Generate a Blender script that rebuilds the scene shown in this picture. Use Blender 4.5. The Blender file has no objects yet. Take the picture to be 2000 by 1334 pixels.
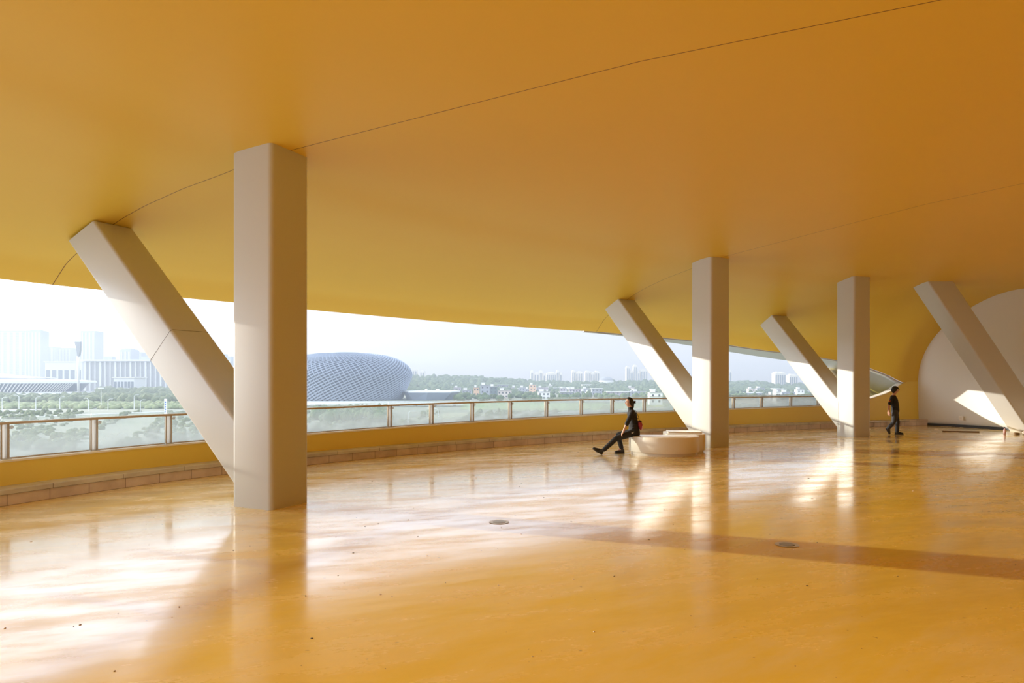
import bpy, bmesh, math, random
from mathutils import Vector, Matrix
from mathutils.bvhtree import BVHTree

S = bpy.context.scene
COL = S.collection
R = math.radians

# ------------------------------------------------------------------ camera
EYE = 1.85                       # lens height above the deck, metres
FPX = 1333.33                    # focal length in pixels of a 2000 px wide frame
cam_d = bpy.data.cameras.new('camera')
cam_d.lens = 24.0; cam_d.sensor_width = 36.0
cam_d.shift_y = 75 / 2000.0
cam_d.clip_end = 20000
cam = bpy.data.objects.new('camera', cam_d); COL.objects.link(cam)
cam.location = (0, 0, EYE); cam.rotation_euler = (R(90), 0, 0)
S.camera = cam

# ------------------------------------------------------------------ light
SUN_AZ, SUN_EL = -67.6, 10.2
SUN_STRENGTH = 4.9
S.view_settings.view_transform = 'Standard'
S.view_settings.look = 'None'
S.view_settings.gamma = 1.0
S.view_settings.exposure = 0.17
S.view_settings.use_curve_mapping = False
S.cycles.volume_bounces = 0
S.cycles.max_bounces = 12
S.cycles.diffuse_bounces = 8
S.cycles.transparent_max_bounces = 16
S.cycles.sample_clamp_indirect = 6.0

az, el = R(SUN_AZ), R(SUN_EL)
SUN_DIR = Vector((math.sin(az) * math.cos(el), math.cos(az) * math.cos(el), math.sin(el)))
sd = bpy.data.lights.new('sun', 'SUN'); sd.energy = SUN_STRENGTH; sd.angle = R(0.6)
sd.color = (1.0, 0.92, 0.78)
sun = bpy.data.objects.new('sun', sd); COL.objects.link(sun)
sun.rotation_euler = SUN_DIR.to_track_quat('Z', 'Y').to_euler()

W = bpy.data.worlds.new('sky'); S.world = W; W.use_nodes = True
nt = W.node_tree; nt.nodes.clear()
def nn(t, kind, **kw):
    n = t.nodes.new(kind)
    for k, v in kw.items():
        setattr(n, k, v)
    return n
def math_node(t, op, a, b=None, clamp=False):
    n = nn(t, 'ShaderNodeMath', operation=op, use_clamp=clamp)
    for i, v in enumerate((a, b)):
        if v is None: continue
        if isinstance(v, (int, float)): n.inputs[i].default_value = v
        else: t.links.new(v, n.inputs[i])
    return n.outputs[0]
geo = nn(nt, 'ShaderNodeNewGeometry')
# direction towards the sky (the incoming vector points back to the viewer)
neg = nn(nt, 'ShaderNodeVectorMath', operation='SCALE'); neg.inputs['Scale'].default_value = -1
nt.links.new(geo.outputs['Incoming'], neg.inputs[0])
dot = nn(nt, 'ShaderNodeVectorMath', operation='DOT_PRODUCT')
nt.links.new(neg.outputs[0], dot.inputs[0]); dot.inputs[1].default_value = SUN_DIR
cosang = math_node(nt, 'MAXIMUM', dot.outputs['Value'], 0.0)
wide = math_node(nt, 'POWER', cosang, 3.2)
narrow = math_node(nt, 'POWER', cosang, 40.0)
sep = nn(nt, 'ShaderNodeSeparateXYZ'); nt.links.new(neg.outputs[0], sep.inputs[0])
up = math_node(nt, 'MAXIMUM', sep.outputs['Z'], 0.0)
ramp = nn(nt, 'ShaderNodeValToRGB'); nt.links.new(up, ramp.inputs[0])
ramp.color_ramp.elements[0].color = (0.79, 0.825, 0.87, 1); ramp.color_ramp.elements[0].position = 0.0
ramp.color_ramp.elements[1].color = (0.60, 0.78, 1.05, 1); ramp.color_ramp.elements[1].position = 0.9
for pos, cc in ((.10, (.80, .84, .89, 1)), (.155, (1.3, 1.38, 1.5, 1)), (.25, (1.5, 1.65, 1.85, 1)), (.45, (2.2, 2.5, 2.9, 1))):
    ramp.color_ramp.elements.new(pos).color = cc
def colmul(t, col, fac):
    m = nn(t, 'ShaderNodeVectorMath', operation='SCALE')
    m.inputs[0].default_value = col; t.links.new(fac, m.inputs['Scale']); return m.outputs[0]
def vadd(t, a, b):
    m = nn(t, 'ShaderNodeVectorMath', operation='ADD'); t.links.new(a, m.inputs[0]); t.links.new(b, m.inputs[1]); return m.outputs[0]
c = vadd(nt, ramp.outputs[0], colmul(nt, (1.25, 1.34, 1.44), wide))
c = vadd(nt, c, colmul(nt, (1.6, 1.5, 1.4), narrow))
# fill glow added to the unseen sky left of and behind the terrace
dot2 = nn(nt, 'ShaderNodeVectorMath', operation='DOT_PRODUCT'); nt.links.new(neg.outputs[0], dot2.inputs[0])
dot2.inputs[1].default_value = (math.sin(R(-118)) * math.cos(R(12)), math.cos(R(-118)) * math.cos(R(12)), math.sin(R(12)))
fill_lobe = math_node(nt, 'POWER', math_node(nt, 'MAXIMUM', dot2.outputs['Value'], 0.0), 3.0)
c = vadd(nt, c, colmul(nt, (2.1, 2.3, 2.6), fill_lobe))
bg = nn(nt, 'ShaderNodeBackground'); nt.links.new(c, bg.inputs[0]); bg.inputs[1].default_value = 1.0
wo_ = nn(nt, 'ShaderNodeOutputWorld'); nt.links.new(bg.outputs[0], wo_.inputs[0])

# ------------------------------------------------------------------ helpers
def tag(o, label=None, cat=None, group=None, kind=None):
    if label: o['label'] = label
    if cat: o['category'] = cat
    if group: o['group'] = group
    if kind: o['kind'] = kind
    return o
def empty(name, loc, label, cat, group=None, rz=0):
    o = bpy.data.objects.new(name, None); COL.objects.link(o)
    o.location = loc; o.rotation_euler = (0, 0, rz); o.empty_display_size = .3
    return tag(o, label, cat, group)
def link_mesh(name, me, mats, parent=None, smooth=False, world=True):
    o = bpy.data.objects.new(name, me); COL.objects.link(o)
    if not isinstance(mats, (list, tuple)): mats = [mats]
    if not me.materials:
        for m in mats: me.materials.append(m)
    if smooth:
        for p in me.polygons: p.use_smooth = True
    if parent:
        o.parent = parent
        if world:      # geometry given in world space
            M = Matrix.Translation(parent_world(parent)[0]) @ Matrix.Rotation(parent_world(parent)[1], 4, 'Z')
            me.transform(M.inverted())
    return o
def parent_world(p):
    # things are unparented empties/meshes; parts sit at identity under them
    while p.parent: p = p.parent
    return p.location.copy(), p.rotation_euler[2]
def obj(name, bm, mats, parent=None, smooth=False, world=True):
    me = bpy.data.meshes.new(name); bm.normal_update(); bm.to_mesh(me); bm.free()
    return link_mesh(name, me, mats, parent, smooth, world)
def raw(name, verts, faces, mats, parent=None, smooth=False, uvs=None, midx=None, world=True):
    me = bpy.data.meshes.new(name); me.from_pydata([tuple(v) for v in verts], [], faces)
    if uvs:
        l = me.uv_layers.new(name='UVMap')
        for lp in me.loops: l.data[lp.index].uv = uvs[lp.vertex_index]
    if not isinstance(mats, (list, tuple)): mats = [mats]
    for m in mats: me.materials.append(m)
    if midx:
        for p, i in zip(me.polygons, midx): p.material_index = i
    me.update()
    return link_mesh(name, me, mats, parent, smooth, world)
def smooth_by_angle(o, ang=35):
    me = o.data
    for p in me.polygons: p.use_smooth = True
    bm = bmesh.new(); bm.from_mesh(me)
    for e in bm.edges:
        if len(e.link_faces) == 2 and e.calc_face_angle(0) > R(ang): e.smooth = False
    bm.to_mesh(me); bm.free()
def box_bm(bm, c, size, rz=0.0, bevel=0.0, seg=2, rot=None):
    M = Matrix.Translation(c) @ (rot.to_4x4() if rot else Matrix.Rotation(rz, 4, 'Z')) @ Matrix.Diagonal((*size, 1))
    r = bmesh.ops.create_cube(bm, size=1.0, matrix=M)
    if bevel > 0:
        vs = set(r['verts']); es = [e for e in bm.edges if e.verts[0] in vs and e.verts[1] in vs]
        bmesh.ops.bevel(bm, geom=es, offset=bevel, segments=seg, affect='EDGES', profile=.5)
    return bm
def tube_bm(bm, pts, rad, n=8, cap=True):
    """a tube along points; rad may be a list; returns nothing"""
    pts = [Vector(p) for p in pts]; rings = []
    if not isinstance(rad, (list, tuple)): rad = [rad] * len(pts)
    t0 = (pts[1] - pts[0]).normalized(); nrm = t0.orthogonal().normalized()
    for i, p in enumerate(pts):
        t = (pts[min(i + 1, len(pts) - 1)] - pts[max(i - 1, 0)]).normalized()
        nrm = (nrm - t * nrm.dot(t)).normalized(); b = t.cross(nrm)
        rings.append([bm.verts.new(p + (nrm * math.cos(a) + b * math.sin(a)) * rad[i]) for a in [2 * math.pi * k / n for k in range(n)]])
    for a, b in zip(rings[:-1], rings[1:]):
        for k in range(n): bm.faces.new((a[k], a[(k + 1) % n], b[(k + 1) % n], b[k]))
    if cap:
        bm.faces.new(rings[0][::-1]); bm.faces.new(rings[-1])
def prism_bm(bm, outline, z0, z1):
    lo = [bm.verts.new((x, y, z0)) for x, y in outline]; hi = [bm.verts.new((x, y, z1)) for x, y in outline]
    n = len(outline)
    bm.faces.new(lo[::-1]); bm.faces.new(hi)
    for k in range(n): bm.faces.new((lo[k], lo[(k + 1) % n], hi[(k + 1) % n], hi[k]))
def lathe_bm(bm, prof, n=32, c=(0, 0, 0), sx=1, sy=1):
    rings = []
    for r, z in prof:
        rings.append([bm.verts.new((c[0] + sx * r * math.cos(2 * math.pi * k / n), c[1] + sy * r * math.sin(2 * math.pi * k / n), c[2] + z)) for k in range(n)])
    for a, b in zip(rings[:-1], rings[1:]):
        for k in range(n): bm.faces.new((a[k], a[(k + 1) % n], b[(k + 1) % n], b[k]))
    bm.faces.new(rings[0][::-1]); bm.faces.new(rings[-1])
def at(px, py, dist):
    """where a point seen at pixel (px, py) stands, dist metres down the view axis"""
    return Vector(((px - 1000) / FPX * dist, dist, EYE + (742 - py) / FPX * dist))
def lerp_table(tab, x):
    if x <= tab[0][0]: return tab[0][1]
    for (a, va), (b, vb) in zip(tab[:-1], tab[1:]):
        if x <= b: return va + (vb - va) * (x - a) / (b - a)
    return tab[-1][1]
def sstep(a, b, x):
    t = min(1, max(0, (x - a) / (b - a))); return t * t * (3 - 2 * t)

# ------------------------------------------------------------------ materials
def mat(name, col, rough=.5, metal=0.0, coat=0.0, spec=.5, noise=None, bump=None):
    """noise = (scale, amount, second colour): blotches that belong to the surface; bump = (scale, strength)"""
    m = bpy.data.materials.new(name); m.use_nodes = True; t = m.node_tree
    b = t.nodes['Principled BSDF']
    b.inputs['Base Color'].default_value = (*col, 1); b.inputs['Roughness'].default_value = rough
    b.inputs['Metallic'].default_value = metal; b.inputs['Coat Weight'].default_value = coat
    b.inputs['Specular IOR Level'].default_value = spec
    tc = nn(t, 'ShaderNodeTexCoord')
    if noise:
        n = nn(t, 'ShaderNodeTexNoise'); n.inputs['Scale'].default_value = noise[0]; n.inputs['Detail'].default_value = 4
        t.links.new(tc.outputs['Object'], n.inputs['Vector'])
        rp = nn(t, 'ShaderNodeValToRGB'); t.links.new(n.outputs[0], rp.inputs[0])
        rp.color_ramp.elements[0].position = .35; rp.color_ramp.elements[1].position = .7
        rp.color_ramp.elements[0].color = (*[col[i] * (1 - noise[1]) + noise[2][i] * noise[1] for i in range(3)], 1)
        rp.color_ramp.elements[1].color = (*col, 1)
        t.links.new(rp.outputs[0], b.inputs['Base Color'])
    if bump:
        n = nn(t, 'ShaderNodeTexNoise'); n.inputs['Scale'].default_value = bump[0]; n.inputs['Detail'].default_value = 3
        t.links.new(tc.outputs['Object'], n.inputs['Vector'])
        bp = nn(t, 'ShaderNodeBump'); bp.inputs['Strength'].default_value = bump[1]; bp.inputs['Distance'].default_value = .02
        t.links.new(n.outputs[0], bp.inputs['Height']); t.links.new(bp.outputs[0], b.inputs['Normal'])
    return m
YEL = (0.80, 0.542, 0.070)
M_wall = mat('yellow_paint', (.87, .655, .115), .4, noise=(.6, .06, (.6, .35, .05)))
M_white = mat('white_column_paint', (0.56, 0.555, 0.53), .38, noise=(.5, .04, (.6, .55, .45)), bump=(1.2, .05))
M_strut = mat('white_strut_paint', (0.56, 0.555, 0.53), .32, noise=(.5, .04, (.6, .55, .45)), bump=(1.6, .10))
M_wwall = mat('white_plaster', (0.76, 0.755, 0.71), .55, bump=(.8, .08))
M_cap = mat('pale_cap', (0.90, 0.88, 0.82), .5)
M_black = mat('black_skirting', (0.03, 0.028, 0.025), .5)
M_steel = mat('brushed_steel', (0.62, 0.60, 0.57), .35, .6)
M_bronze = mat('worn_bronze_rail', (0.50, 0.42, 0.33), .4, .15)
M_postw = mat('white_post_infill', (0.86, 0.86, 0.86), .4)
_t = M_postw.node_tree; _tl = nn(_t, 'ShaderNodeBsdfTranslucent'); _tl.inputs[0].default_value = (.75, .75, .75, 1)
_mx = nn(_t, 'ShaderNodeMixShader'); _mx.inputs[0].default_value = .55
_t.links.new(_t.nodes['Principled BSDF'].outputs[0], _mx.inputs[1]); _t.links.new(_tl.outputs[0], _mx.inputs[2]); _t.links.new(_mx.outputs[0], _t.nodes['Material Output'].inputs[0])
M_skin_roof = mat('silver_roof_skin', (0.50, 0.51, 0.53), .34, .6, bump=(.5, .12))
M_roofedge = mat('roof_edge', (0.10, 0.09, 0.08), .6)
M_plinth = mat('plinth_paint', (0.72, 0.66, 0.55), .4)
M_bench = mat('bench_paint', (0.82, 0.77, 0.66), .3)
M_drain = mat('drain_metal', (0.32, 0.30, 0.27), .35, .8)
M_debris = [mat('debris_brown', (0.20, 0.12, 0.05), .8), mat('debris_pale', (0.75, 0.65, 0.55), .7), mat('debris_dark', (0.06, 0.05, 0.05), .7), mat('debris_pink', (.75, .45, .45), .6)]

def strip_mat(name, col, col2, joint, w, h, rough=.5, offs=.5):
    """slabs or tiles laid along a run: bricks on the run's own UV (metres)"""
    m = mat(name, col, rough); t = m.node_tree; b = t.nodes['Principled BSDF']
    tc = nn(t, 'ShaderNodeTexCoord'); br = nn(t, 'ShaderNodeTexBrick')
    t.links.new(tc.outputs['UV'], br.inputs['Vector'])
    br.inputs['Color1'].default_value = (*col, 1); br.inputs['Color2'].default_value = (*col2, 1); br.inputs['Mortar'].default_value = (*joint, 1)
    br.inputs['Scale'].default_value = 1; br.inputs['Mortar Size'].default_value = .006; br.inputs['Mortar Smooth'].default_value = .3
    br.inputs['Brick Width'].default_value = w; br.inputs['Row Height'].default_value = h; br.offset = offs
    n = nn(t, 'ShaderNodeTexNoise'); n.inputs['Scale'].default_value = 3.0; n.inputs['Detail'].default_value = 5
    t.links.new(tc.outputs['Object'], n.inputs['Vector'])
    mx = nn(t, 'ShaderNodeMix', data_type='RGBA', blend_type='MULTIPLY'); mx.inputs[0].default_value = .35
    t.links.new(br.outputs[0], mx.inputs[6]); t.links.new(n.outputs[0], mx.inputs[7])
    rp = nn(t, 'ShaderNodeValToRGB'); t.links.new(n.outputs[0], rp.inputs[0]); t.links.new(rp.outputs[0], mx.inputs[7])
    rp.color_ramp.elements[0].position = .35; rp.color_ramp.elements[0].color = (.45, .35, .28, 1); rp.color_ramp.elements[1].position = .6; rp.color_ramp.elements[1].color = (1, 1, 1, 1)
    t.links.new(mx.outputs[2], b.inputs['Base Color'])
    return m
M_tile = strip_mat('pink_base_tile', (.74, .62, .52), (.68, .57, .48), (.25, .18, .14), .62, .40)
M_slab = strip_mat('grey_ledge_slab', (.66, .62, .53), (.60, .56, .48), (.18, .14, .10), 1.15, 2.0, .45)

def ceiling_mat(seams):
    m = mat('yellow_ceiling_paint', YEL, .48, spec=.36); t = m.node_tree; b = t.nodes['Principled BSDF']
    tc = nn(t, 'ShaderNodeTexCoord'); sx = nn(t, 'ShaderNodeSeparateXYZ'); t.links.new(tc.outputs['Object'], sx.inputs[0])
    tot = None
    for (cx, cy, dx, dy, u0, u1) in seams:
        ex, ey = -dy, dx
        e = math_node(t, 'ADD', math_node(t, 'MULTIPLY', sx.outputs[0], ex), math_node(t, 'MULTIPLY', sx.outputs[1], ey))
        e = math_node(t, 'ABSOLUTE', math_node(t, 'SUBTRACT', e, cx * ex + cy * ey))
        on = math_node(t, 'LESS_THAN', e, .007)
        u = math_node(t, 'ADD', math_node(t, 'MULTIPLY', sx.outputs[0], dx), math_node(t, 'MULTIPLY', sx.outputs[1], dy))
        u = math_node(t, 'SUBTRACT', u, cx * dx + cy * dy)
        on = math_node(t, 'MULTIPLY', on, math_node(t, 'MULTIPLY', math_node(t, 'GREATER_THAN', u, u0), math_node(t, 'LESS_THAN', u, u1)))
        tot = on if tot is None else math_node(t, 'MAXIMUM', tot, on)
    n = nn(t, 'ShaderNodeTexNoise'); n.inputs['Scale'].default_value = .5; n.inputs['Detail'].default_value = 3
    t.links.new(tc.outputs['Object'], n.inputs['Vector'])
    rp = nn(t, 'ShaderNodeValToRGB'); t.links.new(n.outputs[0], rp.inputs[0])
    rp.color_ramp.elements[0].color = (YEL[0] * .96, YEL[1] * .96, YEL[2] * .95, 1); rp.color_ramp.elements[1].color = (*YEL, 1)
    mx = nn(t, 'ShaderNodeMix', data_type='RGBA'); t.links.new(tot, mx.inputs[0]); t.links.new(rp.outputs[0], mx.inputs[6]); mx.inputs[7].default_value = (.16, .06, .015, 1)
    t.links.new(mx.outputs[2], b.inputs['Base Color'])
    return m

def floor_mat():
    m = mat('yellow_epoxy_floor', YEL, .2, spec=.5); t = m.node_tree; b = t.nodes['Principled BSDF']
    tc = nn(t, 'ShaderNodeTexCoord')
    def noise(scale, detail=4, sx=1, sy=1, rz=0, rough=.5):
        mp = nn(t, 'ShaderNodeMapping', vector_type='TEXTURE'); mp.inputs['Scale'].default_value = (1 / sx, 1 / sy, 1); mp.inputs['Rotation'].default_value = (0, 0, rz)
        t.links.new(tc.outputs['Object'], mp.inputs[0])
        n = nn(t, 'ShaderNodeTexNoise'); n.inputs['Scale'].default_value = scale; n.inputs['Detail'].default_value = detail; n.inputs['Roughness'].default_value = rough
        t.links.new(mp.outputs[0], n.inputs['Vector']); return n.outputs[0]
    def ramp2(src, p0, c0, p1, c1):
        rp = nn(t, 'ShaderNodeValToRGB'); t.links.new(src, rp.inputs[0])
        rp.color_ramp.elements[0].position = p0; rp.color_ramp.elements[0].color = (*c0, 1)
        rp.color_ramp.elements[1].position = p1; rp.color_ramp.elements[1].color = (*c1, 1); return rp.outputs[0]
    def mixc(fac, a, bcol, mode='MIX'):
        mx = nn(t, 'ShaderNodeMix', data_type='RGBA', blend_type=mode)
        for i, v in ((0, fac), (6, a), (7, bcol)):
            if isinstance(v, (int, float)): mx.inputs[i].default_value = v
            elif isinstance(v, tuple): mx.inputs[i].default_value = (*v, 1)
            else: t.links.new(v, mx.inputs[i])
        return mx.outputs[2]
    base = ramp2(noise(.25, 3), .3, (YEL[0] * .93, YEL[1] * .90, YEL[2] * .9), .7, YEL)
    # pale trodden dust film in long trowelled streaks
    streak = ramp2(noise(1.0, 8, .42, 1.3, R(42), .66), .44, (0, 0, 0), .70, (1, 1, 1))
    patch = ramp2(noise(.22, 3, 1, 1, 0, .5), .38, (.25, .25, .25), .66, (1, 1, 1))
    base = mixc(math_node(t, 'MULTIPLY', math_node(t, 'MULTIPLY', streak, patch), .34), base, (.80, .72, .57))
    # pale band along the parapet: sky reflection painted into the colour, plus some dust
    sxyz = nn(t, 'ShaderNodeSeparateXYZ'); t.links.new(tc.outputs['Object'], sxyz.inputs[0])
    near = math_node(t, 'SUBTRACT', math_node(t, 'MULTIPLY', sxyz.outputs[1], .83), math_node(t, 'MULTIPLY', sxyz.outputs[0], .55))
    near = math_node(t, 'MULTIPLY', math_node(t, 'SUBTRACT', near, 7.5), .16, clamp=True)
    sheen_film = ramp2(noise(.8, 7, .5, 1.3, R(50), .62), .34, (.25, .25, .25), .62, (1, 1, 1))
    base = mixc(math_node(t, 'MULTIPLY', math_node(t, 'MULTIPLY', near, sheen_film), .55), base, (.80, .74, .62))
    spots = ramp2(noise(14, 2), .735, (0, 0, 0), .76, (1, 1, 1))
    base = mixc(math_node(t, 'MULTIPLY', spots, .55), base, (.16, .09, .04))
    scuff = ramp2(noise(2.6, 7, .35, 3.2, R(35), .7), .70, (0, 0, 0), .76, (1, 1, 1))
    base = mixc(math_node(t, 'MULTIPLY', scuff, .10), base, (.42, .26, .08))
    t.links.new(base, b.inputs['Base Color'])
    fine = ramp2(noise(1.5, 8, .42, 1.35, R(18), .68), .38, (0, 0, 0), .66, (1, 1, 1))
    rgh = math_node(t, 'ADD', math_node(t, 'MULTIPLY', fine, .20), math_node(t, 'ADD', math_node(t, 'MULTIPLY', noise(.5, 3, .5, 1.2, R(30)), .20), .05))
    t.links.new(rgh, b.inputs['Roughness'])
    cw = math_node(t, 'SUBTRACT', .78, math_node(t, 'MULTIPLY', fine, .50)); t.links.new(cw, b.inputs['Coat Weight'])
    h1 = noise(.55, 2, .5, 1.3, R(20)); h2 = noise(2.2, 4, .5, 1.4, R(22), .55); h3 = noise(60, 2)
    hh = math_node(t, 'ADD', math_node(t, 'MULTIPLY', h1, 1.0), math_node(t, 'MULTIPLY', h2, .14))
    hh = math_node(t, 'ADD', hh, math_node(t, 'MULTIPLY', h3, .004))
    bp = nn(t, 'ShaderNodeBump'); bp.inputs['Strength'].default_value = 1.0; bp.inputs['Distance'].default_value = .012
    t.links.new(hh, bp.inputs['Height']); t.links.new(bp.outputs[0], b.inputs['Normal'])
    return m
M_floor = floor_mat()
for nm_, v_ in (('Coat IOR', 1.5), ('Coat Roughness', .10)): M_floor.node_tree.nodes['Principled BSDF'].inputs[nm_].default_value = v_

def glass_mat():
    m = bpy.data.materials.new('dusty_glass'); m.use_nodes = True; t = m.node_tree; t.nodes.clear()
    out = nn(t, 'ShaderNodeOutputMaterial'); tr = nn(t, 'ShaderNodeBsdfTransparent'); tr.inputs[0].default_value = (.93, .96, .95, 1)
    gl = nn(t, 'ShaderNodeBsdfGlossy'); gl.inputs['Roughness'].default_value = .03
    fr = nn(t, 'ShaderNodeFresnel'); fr.inputs[0].default_value = 1.45
    m1 = nn(t, 'ShaderNodeMixShader'); t.links.new(math_node(t, 'MULTIPLY', fr.outputs[0], .8), m1.inputs[0]); t.links.new(tr.outputs[0], m1.inputs[1]); t.links.new(gl.outputs[0], m1.inputs[2])
    di = nn(t, 'ShaderNodeBsdfDiffuse'); di.inputs[0].default_value = (.60, .63, .64, 1)
    tl = nn(t, 'ShaderNodeBsdfTranslucent'); tl.inputs[0].default_value = (.33, .36, .38, 1)
    dd = nn(t, 'ShaderNodeMixShader'); dd.inputs[0].default_value = .7; t.links.new(di.outputs[0], dd.inputs[1]); t.links.new(tl.outputs[0], dd.inputs[2])
    tc = nn(t, 'ShaderNodeTexCoord'); n = nn(t, 'ShaderNodeTexNoise'); n.inputs['Scale'].default_value = 2.2; n.inputs['Detail'].default_value = 5
    t.links.new(tc.outputs['Object'], n.inputs['Vector'])
    uv = nn(t, 'ShaderNodeSeparateXYZ'); t.links.new(tc.outputs['UV'], uv.inputs[0])
    # dust film, thickest along the bottom of the pane
    low = math_node(t, 'MULTIPLY', math_node(t, 'POWER', math_node(t, 'SUBTRACT', 1.0, uv.outputs[1]), 2.0), .55)
    f = math_node(t, 'ADD', math_node(t, 'MULTIPLY', math_node(t, 'SUBTRACT', n.outputs[0], .22), .62), low)
    f = math_node(t, 'MINIMUM', math_node(t, 'MAXIMUM', f, .12), .80)
    m2 = nn(t, 'ShaderNodeMixShader'); t.links.new(f, m2.inputs[0]); t.links.new(m1.outputs[0], m2.inputs[1]); t.links.new(dd.outputs[0], m2.inputs[2])
    t.links.new(m2.outputs[0], out.inputs[0]); return m
M_glass = glass_mat()

# ------------------------------------------------------------------ plan of the terrace edge (metres)
ctrl = [(30, -19.5), (22, -19.5), (14, -19), (8, -17.5), (2, -15), (-4, -11), (-7.5, -6), (-9.0, -1.5), (-9.2, 3), (-8.6, 6.8), (-7.46, 9.94), (-6.85, 11.3),
        (-5.9, 13.0), (-4.3, 14.95), (-2.7, 16.7), (0, 19.1), (2.9, 21.2), (7.6, 23.9), (12, 26.1), (16.9, 27.8), (20.5, 28.6), (26, 29.4)]
def spline(P, n=24):
    P = [Vector((*p, 0)) for p in P]; out = []
    for i in range(len(P) - 1):
        p0, p1, p2, p3 = P[max(i - 1, 0)], P[i], P[i + 1], P[min(i + 2, len(P) - 1)]
        for k in range(n):
            t = k / n
            out.append(.5 * ((2 * p1) + (p2 - p0) * t + (2 * p0 - 5 * p1 + 4 * p2 - p3) * t * t + (3 * p1 - p0 - 3 * p2 + p3) * t ** 3))
    out.append(P[-1]); return out
C = spline(ctrl)
for _ in range(160):
    C = [C[0]] + [C[i] * .5 + (C[i - 1] + C[i + 1]) * .25 for i in range(1, len(C) - 1)] + [C[-1]]
acc = [0.0]
for a, b in zip(C[:-1], C[1:]): acc.append(acc[-1] + (b - a).length)
# run length is counted so that the point nearest (-7.46, 9.94) has s = 42.4
k0 = min(range(len(C)), key=lambda i: (C[i] - Vector((-7.46, 9.94, 0))).length)
ofs = 42.38 - acc[k0]
SS = [a + ofs for a in acc]
def edge_pt(s, w=0.0, z=0.0):
    import bisect
    i = min(max(bisect.bisect_right(SS, s) - 1, 0), len(C) - 2)
    t = (s - SS[i]) / (SS[i + 1] - SS[i]); p = C[i].lerp(C[i + 1], t)
    def tn(j):
        return (C[min(j + 2, len(C) - 1)] - C[max(j - 2, 0)]).normalized()
    d = tn(i).lerp(tn(i + 1), t).normalized(); n = Vector((-d.y, d.x, 0))
    q = p + n * w; return Vector((q.x, q.y, z))
S0, S1 = SS[0], SS[-1]
run = [S0 + (S1 - S0) * k / 260 for k in range(261)]

H_TOP = [(S0, .63), (42.6, .63), (48.5, .647), (50.9, .671), (54.6, .715), (58.2, .765), (60.7, .785), (63.9, .805), (68.0, .843), (69.5, .93), (70.86, 1.111), (71.88, 1.373), (72.49, 1.735), (S1, 1.745)]
H_EDGE = [(S0, 3.58), (43.4, 3.58), (47.4, 3.61), (49.5, 3.594), (53.9, 3.539), (59, 3.499), (61, 3.43), (63.1, 3.339), (65.2, 3.199), (67.0, 3.013), (68.66, 2.868), (69.96, 2.666), (71.37, 2.333), (72.0, 2.059), (72.49, 1.745), (S1, 1.745)]
W_EDGE = [(S0, 1.9), (65.2, 1.9), (67.0, 1.8), (68.66, 1.6), (69.96, 1.3), (71.37, .9), (72.0, .6), (72.49, .40), (S1, .38)]
G = [(0, 0), (.154, .085), (.33, .16), (.51, .27), (.61, .355), (.706, .455), (.81, .59), (.92, .77), (1, 1)]
INNER = [(-9.0, 5.47), (-7.5, 5.40), (-5.5, 5.30), (-4.3, 5.24), (-3.2, 5.18)]
def ceil_h(s, w):
    wo, he = lerp_table(W_EDGE, s), lerp_table(H_EDGE, s)
    if w <= -3.2: return lerp_table(INNER, w)
    q = min(1, (w + 3.2) / (wo + 3.2)); b = sstep(66, 72.5, s)
    g = (1 - b) * lerp_table(G, q) + b * (1 - math.sqrt(max(0, 1 - q * q)))
    return 5.18 - (5.18 - he) * g

def strip(name, sec, mats, s0=None, s1=None, parent=None, closed=True, smooth=True, kind='structure', step=None):
    """sweep a section along the terrace edge. sec(s) -> list of (w, z)"""
    rr = [s for s in run if (s0 is None or s >= s0) and (s1 is None or s <= s1)]
    if s0 is not None: rr = [s0] + rr
    if s1 is not None: rr = rr + [s1]
    V, F, UV = [], [], []
    n = len(sec(rr[0]))
    for s in rr:
        d = 0; last = None
        for (w, z) in sec(s):
            if last: d += math.hypot(w - last[0], z - last[1])
            last = (w, z)
            V.append(edge_pt(s, w, z)); UV.append((s, d))
    m = n if closed else n - 1
    for i in range(len(rr) - 1):
        for k in range(m):
            F.append((i * n + k, i * n + (k + 1) % n, (i + 1) * n + (k + 1) % n, (i + 1) * n + k))
    if closed:
        F.append(tuple(range(n))[::-1]); F.append(tuple((len(rr) - 1) * n + k for k in range(n)))
    o = raw(name, V, F, mats, parent, smooth=False, uvs=UV)
    bm = bmesh.new(); bm.from_mesh(o.data); bmesh.ops.recalc_face_normals(bm, faces=bm.faces); bm.to_mesh(o.data); bm.free()
    if smooth: smooth_by_angle(o, 28)
    if kind: o['kind'] = kind
    return o

# ------------------------------------------------------------------ floor, parapet, ledge
fl = [edge_pt(s, .05) for s in run]
bm = bmesh.new(); prism_bm(bm, [(p.x, p.y) for p in fl], -.4, 0.0)
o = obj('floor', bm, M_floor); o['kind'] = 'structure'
strip('trim_1', lambda s: [(0, 0), (0, .165), (.34, .165), (.34, 0)], M_tile)
strip('trim_2', lambda s: [(-.025, .166), (-.025, .235), (-.018, .243), (.385, .243), (.385, .166)], M_slab, s1=72.3)
strip('trim_3', lambda s: [(-.01, .166), (-.01, .243), (.385, .243), (.385, .166)], M_tile, s0=72.32)
strip('wall_left', lambda s: [(.38, .02), (.38, lerp_table(H_TOP, s) - .03 + .08 * sstep(72.4, 72.6, s)), (.62, lerp_table(H_TOP, s) - .03), (.62, -.4)], M_wall)
strip('trim_4', lambda s: [(.362, lerp_table(H_TOP, s) - .03), (.362, lerp_table(H_TOP, s) - .004), (.366, lerp_table(H_TOP, s)), (.64, lerp_table(H_TOP, s)), (.64, lerp_table(H_TOP, s) - .03)], M_cap, s1=72.45)

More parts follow.
